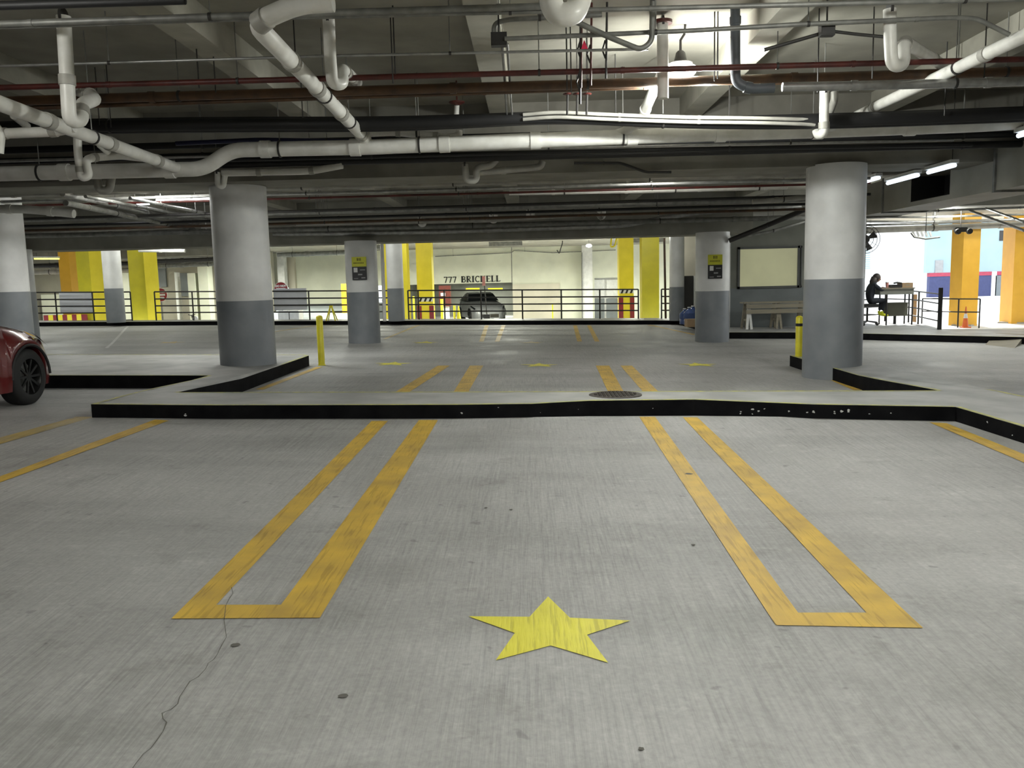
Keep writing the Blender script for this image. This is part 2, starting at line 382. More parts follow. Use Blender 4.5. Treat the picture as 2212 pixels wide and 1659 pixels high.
def decal(pts, name, m, label=None, dz=.004, sub=6):
    """flat paint on the floor: pts = ring of plan points; edges are subdivided so it follows the floor"""
    ring = []
    n = len(pts)
    for i in range(n):
        a, b = V(pts[i]), V(pts[(i + 1) % n])
        k = max(1, int((b - a).length / .6))
        for t in range(k): ring.append(a + (b - a) * t / k)
    bm = bmesh.new()
    vs = [bm.verts.new((p.x, p.y, zf(p.x, p.y) + dz)) for p in ring]
    f = bm.faces.new(vs); f.normal_update()
    if f.normal.z < 0: f.normal_flip()
    bmesh.ops.triangulate(bm, faces=[f])
    me = bpy.data.meshes.new(name); bm.to_mesh(me); bm.free(); me.materials.append(m)
    o = bpy.data.objects.new(name, me); col.objects.link(o); o.parent = floor
    if label: o['label'] = label
    return o
def strip(name, m, pts_l, pts_r, label=None):
    return decal([fl(*p) for p in pts_l] + [fl(*p) for p in reversed(pts_r)], name, m, label)
def quadstrip(name, m, a, b, wdt, label=None, dz=.004):
    """line from plan point a to b, width wdt"""
    a, b = V(a), V(b); d = (b - a); d.z = 0; nrm = V((-d.y, d.x, 0)).normalized() * wdt / 2
    n = max(1, int(d.length / .6)); L = [a + (b - a) * i / n + nrm for i in range(n + 1)]; R_ = [a + (b - a) * i / n - nrm for i in range(n + 1)]
    mbx = MB(); vs = []
    for l, r in zip(L, R_): vs += [(l.x, l.y, zf(l.x, l.y) + dz), (r.x, r.y, zf(r.x, r.y) + dz)]
    mbx.add(vs, [(2 * i, 2 * i + 1, 2 * i + 3, 2 * i + 2) for i in range(n)])
    return mbx.build(name, m, floor, label)
# U-shaped stall dividers of the near bay
decal([fl(*p) for p in [(803, 910), (370, 1338), (691, 1336), (946, 908), (905, 908), (607, 1308), (467, 1308), (838, 910)]], 'stall_divider', M['line'], 'amber U-shaped stall divider with a crack running from its closed end')
decal([fl(*p) for p in [(1381, 901), (1676, 1352), (1994, 1358), (1506, 902), (1475, 902), (1872, 1325), (1724, 1325), (1415, 901)]], 'stall_divider', M['line'], 'amber U-shaped stall divider beside the star, ending in a sharp outer corner')
# lines in the outer stalls
strip('stall_line', M['line'], [(335, 907), (0, 1030), (-300, 1140)], [(365, 909), (0, 1043), (-300, 1153)], 'faded amber stall line running out from the median corner')
strip('stall_line', M['line_worn'], [(165, 901), (0, 946), (-300, 1028)], [(205, 901), (0, 960), (-300, 1046)], 'worn amber stall line beside the red car')
strip('stall_line', M['line'], [(2008, 913), (2212, 1000), (2400, 1080)], [(2045, 915), (2212, 982), (2400, 1057)], 'amber line slanting toward the bend in the kerb')
# mid bay stalls behind the median
for (a, b, c, d) in [((880, 850), (972, 790), (946, 790), (850, 850)), ((1010, 850), (1044, 790), (1015, 790), (978, 850)), ((1349, 850), (1316, 790), (1287, 790), (1315, 850)), ((1426, 850), (1365, 790), (1340, 790), (1392, 850))]:
    P = [fl(*q) for q in (d, c, b, a)]
    decal(P, 'stall_line', M['line'])
# far bay stalls
for (a, b) in [((1040, 738), (1052, 703)), ((1074, 738), (1088, 703)), ((1252, 738), (1242, 703)), ((1290, 738), (1272, 703))]:
    p, q = fl(*a), fl(*b); 
    quadstrip('stall_line', M['line'], p, q, .12)
# side stall lines of the outer bays
quadstrip('stall_line', M['line'], fl(560, 842), fl(690, 793), .12, 'amber line along the kerb below the thick round column')
quadstrip('stall_line', M['line'], fl(1853, 843), fl(1745, 797), .12)
quadstrip('stall_line', M['line'], fl(1400, 702), fl(1500, 723), .10)
quadstrip('stall_line', M['line_worn'], fl(905, 703), fl(830, 733), .10)
quadstrip('stall_line', M['line_worn'], fl(690, 703), fl(560, 722), .10)
quadstrip('stall_line', M['line_worn'], fl(1862, 786), fl(2212, 880), .05)
quadstrip('stall_line', M['chip'], fl(277, 705), fl(230, 752), .07, 'faint white stall line in front of the far kerb')
# stars
star_px = [(1184, 1290), (1144, 1334), (1012, 1333), (1112, 1369), (1071, 1428), (1190, 1396), (1314, 1433.5), (1268, 1373), (1362, 1342), (1231, 1336)]
SP = [fl(*p) for p in star_px]
decal(SP, 'painted_star', M['star'], 'large lemon yellow five-pointed star painted between two amber dividers')
sc_ = sum(SP, V()) / 10
def star(px, py, label, s=1.0, m='star'):
    c = fl(px, py); decal([V((c.x + (p.x - sc_.x) * s, c.y + (p.y - sc_.y) * s, 0)) for p in SP], 'painted_star', M[m], label)
star(1165, 789, 'small-looking yellow star in the aisle above the median centre'); star(1508, 788, 'yellow star in the aisle nearer the booth'); star(848, 786, 'yellow star near the foot of the yellow bollard')
star(918, 740, 'faint yellow star beside the column with a sign'); star(1148, 740, 'faint yellow star before the far kerb', m='line_worn'); star(370, 740, 'faint yellow star seen beyond the thick column', m='line_worn')
# crack
cr = [(500, 1268), (503, 1282), (497, 1290), (488, 1307), (484, 1340), (487, 1360), (489, 1376), (478, 1395), (470, 1412), (462, 1424), (450, 1432), (444, 1445), (428, 1462), (410, 1472), (398, 1490), (388, 1505), (384, 1520), (370, 1532), (350, 1540), (352, 1552), (360, 1560), (352, 1580), (338, 1600), (325, 1617), (310, 1628), (295, 1647), (280, 1668)]
mbx = MB(); vs = []
for i, (x, y) in enumerate(cr):
    hw = .7 + .5 * (i / len(cr)) + random.uniform(-.3, .4)
    for sx_ in (-hw, hw):
        p = fl(x + sx_, y, .005 if i < 6 else .002); vs.append(p)
mbx.add(vs, [(2 * i, 2 * i + 1, 2 * i + 3, 2 * i + 2) for i in range(len(cr) - 1)])
mbx.build('crack', M['crackm'], floor, 'thin jagged crack in the concrete')
for (x, y, s) in [(508, 1395, .02), (741, 1505, .018), (1488, 1025, .03), (1104, 1102, .012), (1050, 1098, .012), (1498, 1178, .014), (1385, 1620, .012)]:
    c = fl(x, y); decal([V((c.x + s * math.cos(t) * random.uniform(.7, 1.2), c.y + s * .9 * math.sin(t) * random.uniform(.7, 1.2), 0)) for t in [k * PI / 5 for k in range(10)]], 'oil_spot', M['crackm'], dz=.005)
# manhole cover flush in the median
# ------------------------------------------------------------------ kerb islands
def island(name, label, ring, topf, faces_edges=None, stripes=True, zb=None):
    """ring: plan points counter-clockwise"""
    out = []
    n = len(ring)
    for i in range(n):
        a, b = V(ring[i][:2]).to_3d(), V(ring[(i + 1) % n][:2]).to_3d()
        k = max(1, int((b - a).length / .7))
        for t in range(k): out.append((a + (b - a) * t / k, i))
    bm = bmesh.new()
    vs = [bm.verts.new((p.x, p.y, topf(p.x, p.y))) for p, _ in out]
    f = bm.faces.new(vs); f.normal_update()
    if f.normal.z < 0: f.normal_flip()
    bmesh.ops.triangulate(bm, faces=[f], ngon_method='EAR_CLIP')
    me = bpy.data.meshes.new(name); bm.to_mesh(me); bm.free(); me.materials.append(M['kerbtop'])
    o = bpy.data.objects.new(name, me); col.objects.link(o); o['label'] = label; o['category'] = 'kerb'; o['kind'] = 'thing'
    mbx = MB(); st = MB(); m = len(out)
    for i in range(m):
        (a, e), (b, _) = out[i], out[(i + 1) % m]
        za, zb_ = topf(a.x, a.y), topf(b.x, b.y)
        la, lb = zf(a.x, a.y) - .06, zf(b.x, b.y) - .06
        mbx.add([(a.x, a.y, la), (b.x, b.y, lb), (b.x, b.y, zb_), (a.x, a.y, za)], [(0, 1, 2, 3)])
        if stripes is True or (stripes and e in stripes):
            d = (b - a).normalized(); nr = V((-d.y, d.x, 0)) * .05
            a0, b0 = a, b
            st.add([(a0.x, a0.y, za + .003), (b0.x, b0.y, zb_ + .003), (b0.x + nr.x, b0.y + nr.y, zb_ + .003), (a0.x + nr.x, a0.y + nr.y, za + .003)], [(0, 1, 2, 3)])
    mbx.build('painted_face', M['kerbblack'], o, 'black painted kerb face')
    if st.f: st.build('edge_stripe', M['edge'], o, 'thin yellow paint stripe along the top edge')
    return o
near_edge = [fl(*p) for p in [(199, 902), (470, 905), (800, 904.5), (990, 904), (1148, 901.5), (1274, 899), (1500, 898), (1757, 904), (2063, 910)]]
NE = near_edge
r1 = fl(2212, 958)
dirn = (r1 - NE[-1]).normalized(); r2 = NE[-1] + dirn * 5.5
ring = [(p.x, p.y) for p in NE] + [(r1.x, r1.y), (r2.x, r2.y), (r2.x + 1.0, r2.y), (5.25, 8.0), (5.2, 15.0), (4.6, 14.9), (4.6, 9.45), (-4.1, 9.45), (-4.1, 15.2), (-4.25, 15.4), (-12.5, 15.8), (-12.5, 12.25), (-4.72, 12.0)]
ring = ring
island('kerb_median', 'long black-faced concrete median with arms reaching back to both thick columns', ring, ztop, stripes=True)
# paint chips on the near kerb face
CH = MB()
for (x, y, s) in [(398, 897, 7), (402, 894, 4), (997, 892, 6), (1598, 889, 5), (1630, 884, 7), (1640, 888, 6), (1650, 883, 4), (1627, 894, 4), (1705, 888, 6), (1740, 891, 5), (1752, 890, 8), (1760, 888, 5), (1795, 893, 6), (1806, 889, 5), (1820, 888, 9), (1830, 886, 7), (1836, 889, 5), (1878, 894, 4), (1920, 892, 4), (1600, 893, 5), (1080, 880, 3), (1170, 891, 2), (1250, 884, 2), (1412, 882, 3), (2130, 912, 6), (2190, 940, 5)]:
    Yk = min((p.y for p in NE if abs(at(x, y, p.y).x - p.x) < 1.6), default=8.2)
    # nearest segment of the kerb
    best = None
    for a, b in zip(NE + [r1], (NE + [r1])[1:]):
        for t in range(21):
            q = a + (b - a) * t / 20; pz = at(x, y, q.y)
            dd = abs(pz.x - q.x)
            if best is None or dd < best[0]: best = (dd, q, (b - a).normalized(), pz.z)
    _, q, d, z = best; hw = s / FPX * 8.2 / 2; nn = V((d.y, -d.x, 0)) * .004
    c = V((q.x, q.y, z)) + nn; vs = []
    for k in range(7):
        t = 2 * PI * k / 7; rr_ = hw * random.uniform(.5, 1.2); vs.append(c + d * math.cos(t) * rr_ + V((0, 0, math.sin(t) * rr_ * .7)))
    CH.add(vs, [tuple(range(7))])
km = bpy.data.objects['kerb_median']
CH.build('paint_chips', M['chip'], km, 'pale chips where black paint is knocked off', kind='stuff')
# manhole cover
mc = atz(1329, 853, ztop(1, 8.8)); zc = ztop(mc.x, mc.y)
t = thing('manhole_cover', 'round rusty manhole cover set in the top of the median', 'manhole cover', (mc.x, mc.y, zc))
MB().lathe((mc.x, mc.y, zc), [(.29, -.002), (.29, .008), (.265, .012)], 40).build('rim_ring', M['iron'], t)
MB().lathe((mc.x, mc.y, zc), [(.26, 0), (.26, .011), (.02, .012)], 40).build('lid', M['iron'], t)
S = MB()
for i in range(-5, 6):
    for j in range(-5, 6):
        if i * i + j * j < 27: S.obox((mc.x + i * .043, mc.y + j * .043, zc + .011), .022, .022, .006, PI / 4)
S.build('stud_grid', M['iron'], t, kind='stuff')

# far walkway with railing
wtop = lambda x, y: lerp_tab(y, [(0, .08), (21, .10), (25, .18), (60, .20)]) - .018 * max(-24, min(16, x))
fe = [fl(*p) for p in [(87, 705), (477, 702.5), (900, 701.5), (1200, 701.3), (1463, 701)]]
d0 = (fe[0] - fe[1]).normalized(); e0 = fe[0] + d0 * 12
cor = fl(1500, 711); c2_ = fl(1556, 731.5); c3 = fl(1718, 731.7); c4 = fl(1857, 734); c5 = fl(2127, 741)
c6 = c5 + (c5 - c4) * 1.8
wr = [(e0.x, e0.y)] + [(p.x, p.y) for p in fe] + [(cor.x, cor.y), (4.75, 21.6), (c2_.x, c2_.y), (c3.x, c3.y), (c4.x, c4.y), (c5.x, c5.y), (c6.x, c6.y), (c6.x, 22.5), (at(2036, 700, 22.4).x, 22.4), (at(1978, 700, 25.0).x, 25.0), (at(1868, 700, 28.4).x, 28.4), (e0.x, 28.4)]
island('kerb_walkway', 'raised far walkway with black face under the long black railing', wr, wtop, stripes=[7, 8, 9, 10, 11, 12])
# small kerb ramp
kr = fl(2165, 748)
t = MB()
a_, b_, c_, d_ = fl(2128, 745), fl(2192, 752), fl(2215, 738), fl(2150, 735)
zt_ = wtop(10.5, 18.6)
t.add([a_, b_, (c_.x, c_.y, zt_), (d_.x, d_.y, zt_), (c_.x, c_.y, c_.z), (d_.x, d_.y, d_.z)], [(0, 1, 2, 3), (1, 4, 2), (0, 3, 5), (5, 3, 2, 4)])
t.build('kerb_ramp', M['wood'], label='small worn yellow wedge ramp against the walkway kerb', cat='ramp')

# ------------------------------------------------------------------ ceiling
struct('ceiling', MB().box((-30, -9, SLAB), (30, 13.2, SLAB + .3)), M['ceil'])['label'] = 'concrete ceiling slab over the near bay'
struct('ceiling', MB().box((-30, 13.2, 3.55), (30, 22.2, 3.85)), M['ceil'])['label'] = 'lower concrete slab between the two rows of round columns'
struct('ceiling', MB().box((-34, 22.2, 3.1), (10.6, 52, 3.4)), M['ceil'])['label'] = 'slab over the far aisle'
struct('ceiling', MB().box((10.6, 22.2, 3.1), (30, 28.2, 3.4)), M['creamd'])['label'] = 'cream painted slab over the walkway by the street'
def beam(name, a, b, m, label, base=None, cat='beam'):
    o = MB().box(a, b).build(name, m, label=label, cat=cat, kind='structure'); return o
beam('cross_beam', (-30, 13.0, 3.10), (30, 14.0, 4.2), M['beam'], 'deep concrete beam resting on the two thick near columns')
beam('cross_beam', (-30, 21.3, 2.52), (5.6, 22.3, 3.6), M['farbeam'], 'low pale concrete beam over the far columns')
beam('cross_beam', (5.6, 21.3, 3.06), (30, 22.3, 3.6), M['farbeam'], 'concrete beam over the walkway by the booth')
beam('cross_beam', (-30, 3.0, 3.22), (30, 4.0, 4.2), M['beam'], 'unseen concrete beam overhead, set low to shade the column tops')  # unseen beam, underside lowered so it shades column tops and ceiling
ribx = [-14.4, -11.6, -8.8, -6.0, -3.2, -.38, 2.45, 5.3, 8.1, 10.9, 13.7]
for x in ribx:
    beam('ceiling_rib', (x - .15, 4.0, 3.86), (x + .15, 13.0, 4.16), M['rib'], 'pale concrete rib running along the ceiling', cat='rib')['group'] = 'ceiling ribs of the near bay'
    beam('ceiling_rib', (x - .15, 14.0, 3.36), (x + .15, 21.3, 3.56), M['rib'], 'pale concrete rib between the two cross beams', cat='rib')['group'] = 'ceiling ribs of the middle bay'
# enclosing walls
struct('wall_left', MB().box((-30.3, -9, -1), (-30, 52, 4.5)), M['tan'])
struct('wall_back', MB().box((-30, -9.3, -1), (30, -9, 4.5)), M['tan'])
struct('wall_right', MB().box((16, -9, -1), (16.3, 17.5, 4.5)), M['tan'])

# ------------------------------------------------------------------ round columns
def column(px, pyb, Y, width_px, top, paint_py, label, name='round_column', zb=None, wm='colw', gm='colg'):
    c = at(px, pyb, Y); r = width_px / FPX * Y / 2
    c = V((c.x, Y + 0, 0)); z0 = zf(c.x, c.y) - .02 if zb is None else zb
    zp = at(px, paint_py, Y - r).z
    t = thing(name, label, 'column', (c.x, c.y, z0))
    MB().lathe((c.x, c.y, z0), [(r, 0), (r + .004, .02), (r + .004, zp - z0)], 56).build('painted_base', M[gm], t, 'slate grey painted lower part', smooth=True)
    MB().lathe((c.x, c.y, zp), [(r, 0), (r, top - zp)], 56).build('shaft', M[wm], t, smooth=True)
    return c, r
cA, rA = column(537, 780, 13.75, 117, 3.12, 650, 'thick round column standing on the median arm next to the yellow bollard')
cB, rB = column(1796, 810, 13.2, 120, 3.12, 603, 'thick round column beside the desk view, rising from the kerb corner')
cC, rC = column(788, 735, 20.9, 68, 2.54, 631, 'round column bearing a sign, between the thick column and the cream lettered wall')
cD, rD = column(1538, 729, 20.9, 71, 2.54, 629, 'round column bearing a sign, beside the booth window')
cH, rH = column(9, 730, 15.5, 116, 3.5, 631, 'round column rising behind the red car, mottled with light')
cH2, _ = column(52, 730, 20.9, 62, 2.54, 631, 'round column just behind the one at the red car')
cE, _ = column(857, 689, 27.0, 35, 3.1, 623, 'slim white round column between two yellow slivers', zb=wtop(-4.4, 27))
cF, _ = column(251, 689, 26.9, 38, 3.1, 623, 'slim white round column before the mustard columns', zb=wtop(-13.4, 27))
cG, _ = column(1462, 691, 26.6, 31, 3.1, 620, 'slim white round column at the end of the far walkway', zb=wtop(4.7, 26.7))

pipe('down_pipe', 'white vertical pipe strapped to the side of the signed column', M['pvc'], .045, [(825, 528, 20.9), (831, 694, 20.9)], coup=.8)
# column signs (yellow over black, no code)
def col_sign(c, r, px, py0, py1, pym, wpx, label):
    Y = c.y - r - .03; a = at(px, py0, Y); b = at(px, py1, Y); mz = at(px, pym, Y).z; hw = wpx / FPX * Y / 2; x = a.x
    t = thing('column_sign', label, 'sign', (x, Y, b.z))
    MB().box((x - hw, Y - .012, mz), (x + hw, Y + .03, a.z)).build('upper_panel', M['signy'], t, 'yellow-green upper half')
    MB().box((x - hw, Y - .012, b.z), (x + hw, Y + .03, mz)).build('lower_panel', M['signk'], t, 'black lower half')
    S = MB(); H = a.z - mz
    S.box((x - .05, Y - .016, mz + H * .60), (x - .015, Y - .012, mz + H * .88)); S.box((x + .0, Y - .016, mz + H * .60), (x + .02, Y - .012, mz + H * .88)); S.box((x + .03, Y - .016, mz + H * .60), (x + .05, Y - .012, mz + H * .88))
    for k in range(7): S.box((x - hw * .75 + k * hw * .21, Y - .016, mz + H * .30), (x - hw * .75 + k * hw * .21 + hw * .13, Y - .012, mz + H * .44))
    S.build('dark_print', M['signink'], t, kind='stuff')
    H = mz - b.z; G = MB()
    G.box((x - hw * .2, Y - .016, b.z + H * .36), (x + hw * .4, Y - .012, b.z + H * .46)); G.box((x + hw * .25, Y - .016, b.z + H * .12), (x + hw * .8, Y - .012, b.z + H * .2)); G.box((x - hw * .8, Y - .016, b.z + H * .1), (x - hw * .2, Y - .012, b.z + H * .15))
    G.box((x + hw * .1, Y - .016, b.z + H * .72), (x + hw * .8, Y - .012, b.z + H * .78))
    G.build('pale_print', M['signgrey'], t, kind='stuff')
    W = MB(); W.box((x - hw * .78, Y - .016, b.z + H * .58), (x - hw * .25, Y - .012, b.z + H * .92)); W.build('blank_label', M['white'], t, 'small white rectangle')
col_sign(cC, rC, 775, 555, 605, 576, 31, 'yellow and black sign on the column near the slim white column')
col_sign(cD, rD, 1545, 550, 602, 572, 30, 'yellow and black sign on the column beside the booth')

# ------------------------------------------------------------------ bollards
def bollard(px, pyb, wpx, hgt, label, scuff=False):
    c = fl(px, pyb); r = wpx / FPX * c.y / 2
    t = thing('bollard', label, 'bollard', (c.x, c.y, c.z))
    MB().lathe((c.x, c.y, c.z - .01), [(r, 0), (r, hgt), (r * .8, hgt + .02), (r * .3, hgt + .035)], 24).build('post', M['boll'], t, smooth=True)
    MB().lathe((c.x, c.y, c.z), [(r * 1.25, -.005), (r * 1.2, .012)], 24).build('base_collar', M['boll'], t)
    if scuff:
        MB().lathe((c.x, c.y, c.z + hgt * .82), [(r * 1.03, 0), (r * 1.04, .03), (r * 1.03, .05)], 24, cap=False).build('black_scuff', M['black'], t, 'black scuff mark')
bollard(695, 789, 14, .90, 'yellow steel bollard at the end of the kerb arm')
bollard(1725, 793, 15, .88, 'yellow steel bollard tucked behind the thick column', True)

# ------------------------------------------------------------------ railings
def railing(label, posts, hts, r=.022, ends=None, bottom=0, cat='railing', pr=.025):
    P = [V(p) for p in posts]
    t = thing('railing', label, cat, P[0])
    for p in P:
        MB().tube([p, p + V((0, 0, hts[-1]))], pr, 8).build('post', M['steelblk'], t)
    for h in hts:
        MB().tube([p + V((0, 0, h)) for p in P], r, 8).build('rail', M['steelblk'], t)
    return t
def rp(px, Y, ztopf=wtop):
    d = at(px, 680, Y); return V((d.x, Y, ztopf(d.x, Y) - .0))
H4 = [.27, .5, .73, .97]
RY = 28.0
railing('long black four-bar railing before the lettered entrance wall', [rp(x, RY) for x in (883, 905, 961, 1040, 1129, 1213, 1296, 1379)], H4)
railing('short black railing beside the slim end column', [rp(x, RY) for x in (1429, 1447, 1480)], H4)
railing('black railing carrying the pale panel beyond the thick column', [rp(x, RY) for x in (556, 588, 669, 752, 800, 840)], H4)
railing('black railing behind the scooter', [rp(x, RY) for x in (337, 418, 470, 540)], H4)
railing('black railing at the mustard columns', [rp(x, RY) for x in (-60, 40, 123, 203, 285)], H4)
def panel(px0, px1, py0, py1, Y, label):
    a = at(px0, py0, Y); b = at(px1, py1, Y)
    t = MB().box((a.x, Y, b.z), (b.x, Y + .02, a.z)).build('notice_board', M['panel'], label=label, cat='board')
panel(590, 664, 624, 669, RY + .06, 'plain pale panel tied to the railing beside the round do-not-enter sign')
panel(127, 203, 632, 676, RY + .06, 'plain pale panel tied to the railing before the mustard columns')

# ------------------------------------------------------------------ far building: walls, yellow columns
BY = 42.0
# wall_front: cream wall in pieces round the openings
WBM = None
def wallbox(px0, px1, py0, py1, Y, m, th=.3, z0=None, z1=None):
    pm = WBM or (px0 + px1) / 2
    a = at(px0, py0, Y); b = at(px1, py1, Y); a.z = at(pm, py0, Y).z; b.z = at(pm, py1, Y).z
    return (a.x, Y, b.z if z0 is None else z0), (b.x, Y + th, a.z if z1 is None else z1)
W = MB()
xa = at(590, 600, BY).x; xb = at(960, 600, BY).x; xc = at(1107, 600, BY).x; xd = at(1284, 600, BY).x; xe = at(1500, 600, BY).x; xl = at(-400, 600, BY).x; xm = at(640, 600, BY).x
zo = at(1030, 612, BY).z; zr = at(1310, 600, BY).z; xdoor = at(1345, 600, BY).x; x830 = at(846, 600, BY).x
W.box((xa, BY, zo), (xc, BY + .3, 3.1)); W.box((xc, BY, LZ), (xd, BY + .3, 3.1)); W.box((xd, BY, zr), (xe, BY + .3, 3.1)); W.box((xdoor, BY, LZ), (xe, BY + .3, zr))
W.box((xm, BY, LZ), (at(800, 600, BY).x, BY + .3, zo))
wf = struct('wall_front', W, M['cream']); wf['label'] = 'cream entrance wall lettered 777 BRICKELL'
p0, p1 = wallbox(1107, 1210, 613, 690, BY - .12, None, .12, LZ); MB().box(p0, p1).build('recess_panel', M['creamd'], wf, 'beige recessed panel')
p0, p1 = wallbox(1257, 1281, 540, 690, BY - .5, None, .5, LZ, 3.1); MB().box(p0, p1).build('pilaster', M['white'], wf, 'white flat pier')
p0, p1 = wallbox(596, 620, 530, 690, BY - 1.2, None, .5, LZ, 3.1); MB().box(p0, p1).build('pilaster', M['white'], wf, 'white pier above the round sign')
p0, p1 = wallbox(620, 642, 560, 690, BY - .3, None, .3, LZ, 3.1); MB().box(p0, p1).build('pilaster', M['creamd'], wf)
# tunnel behind the opening
T = MB(); T.box((xb - 3, BY + 9, LZ), (xc + .2, BY + 9.2, 2.2)); T.box((xc, BY + .3, LZ), (xc + .2, BY + 9, 2.2)); T.box((x830, BY + .3, zo), (xc, BY + 9, zo + .2)); T.box((x830 - .2, BY + .3, LZ), (x830, BY + 9, 2.2))
struct('wall_tunnel', T, M['wallg'])['label'] = 'grey walls inside the entrance ramp'
lamp_light('tunnel_light', (at(1030, 640, BY).x, BY + 6.5, zo - .1), 260, 1.5, WARM, size_y=.3)
for (x0, x1) in ((1006, 1036), (1054, 1086)):
    p0, p1 = wallbox(x0, x1, 622, 626.5, BY - .3, None, .08); MB().box(p0, p1).build('clearance_bar', M['yel'], label='yellow clearance bar over the entrance ramp' + (' beside the pay station' if x0 < 1040 else ' nearer the recessed panel'), cat='bar')
# left rooms behind
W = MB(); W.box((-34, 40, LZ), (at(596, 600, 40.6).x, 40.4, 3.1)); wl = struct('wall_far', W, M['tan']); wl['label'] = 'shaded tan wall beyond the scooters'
for (x0, x1, y0, lab, mm) in [(425, 455, 560, 'cream pier behind the scooter', 'cream'), (404, 427, 590, None, 'cream'), (376, 384, 588, None, 'white')]:
    p0, p1 = wallbox(x0, x1, y0, 690, 38, None, .6, LZ); MB().box(p0, p1).build('pier', M[mm], wl, lab)
for (x0, x1, y0, y1) in [(385, 408, 590, 640), (340, 360, 560, 620)]:
    p0, p1 = wallbox(x0, x1, y0, y1, 39.9, None, .1); MB().box(p0, p1).build('door_leaf', M['wallb'], wl)
p0, p1 = wallbox(88, 145, 636, 690, 39.5, None, .3, LZ); MB().box(p0, p1).build('painted_light_patch', M['cream'], wl, 'cream patch of wall, bright light put into its colour')  # cream boxes paint the brightly lit patches onto the tan wall
p0, p1 = wallbox(215, 285, 590, 690, 39.5, None, .3, LZ); MB().box(p0, p1).build('painted_light_patch', M['cream'], wl)

def ycol(px0, px1, pys, Y, m, label, m2=None, split=None, marks=False, name='square_column', ztop_=3.1, z0=LZ, top_py=None):
    a = at(px0, 650, Y); b = at(px1, 650, Y); wd = b.x - a.x
    t = thing(name, label, 'column', ((a.x + b.x) / 2, Y, z0))
    if split:     # right-hand face seen too
        s = at(split, 650, Y)
        dpt = .6
        MB().box((a.x, Y, z0), (s.x, Y + dpt, ztop_)).build('shaft', M[m], t)
        MB().add([(s.x + .001, Y, z0), (b.x, Y + dpt * .8, z0), (b.x, Y + dpt * .8, ztop_), (s.x + .001, Y, ztop_), (s.x + .001, Y + dpt, z0), (s.x + .001, Y + dpt, ztop_)], [(0, 1, 2, 3), (1, 4, 5, 2), (3, 2, 5), (0, 4, 1)]).build('chamfer_face', M[m2 or m], t)
    else:
        MB().box((a.x, Y, z0), (b.x, Y + .6, ztop_)).build('shaft', M[m], t)
    if marks:
        hz = at(px0, marks, Y).z; h2 = at(px0, marks + 9, Y).z
        MB().box((a.x, Y - .012, h2), (b.x, Y, hz)).build('hazard_band', M['white'], t, 'white band with black slanted stripes')
        n_ = 3
        for k in range(n_):
            x0 = a.x + wd * (.08 + k * .32)
            MB().add([(x0, Y - .016, h2), (x0 + wd * .14, Y - .016, h2), (x0 + wd * .26, Y - .016, hz), (x0 + wd * .12, Y - .016, hz)], [(0, 1, 2, 3)]).build('slanted_stripe', M['ink'], t)
        gz = at(px0, marks + 18, Y).z
        for x0 in (a.x - .02, b.x - .14):
            MB().box((x0, Y - .03, z0), (x0 + .16, Y + .1, gz)).build('corner_guard', M['redp'], t, 'red corner guard')
    return t
ycol(902, 935, 0, 31, 'yel', 'yellow square column with hazard band by the red pay station', marks=643)
ycol(1338, 1369, 0, 31, 'yel', 'yellow square column with hazard band beside the darker mustard one', marks=625)
ycol(1387, 1424, 0, 29.5, 'olive', 'mustard square column standing nearest the slim end column')
ycol(833, 843, 0, 30, 'yel', 'yellow column peeking out at the near side of the slim white column')
ycol(870, 882, 0, 30, 'yel', 'yellow column peeking out on the entrance side of the slim white column')
ycol(283, 333, 0, 29.2, 'olive', 'broad mustard column beside the do-not-enter sign', 'yel', 317)
ycol(172, 216, 0, 30.5, 'olive', 'mustard column behind the slim white one', 'yel', 200)
ycol(134, 172, 0, 33, 'orange', 'orange column behind the pale panel', 'orange', 157)
ycol(-22, 4, 0, 29.5, 'yel', 'yellow column mostly hidden by the mottled round column')
ycol(738, 752, 0, 36, 'orange', 'orange post glimpsed beside the signed column', z0=LZ, ztop_=1.5)

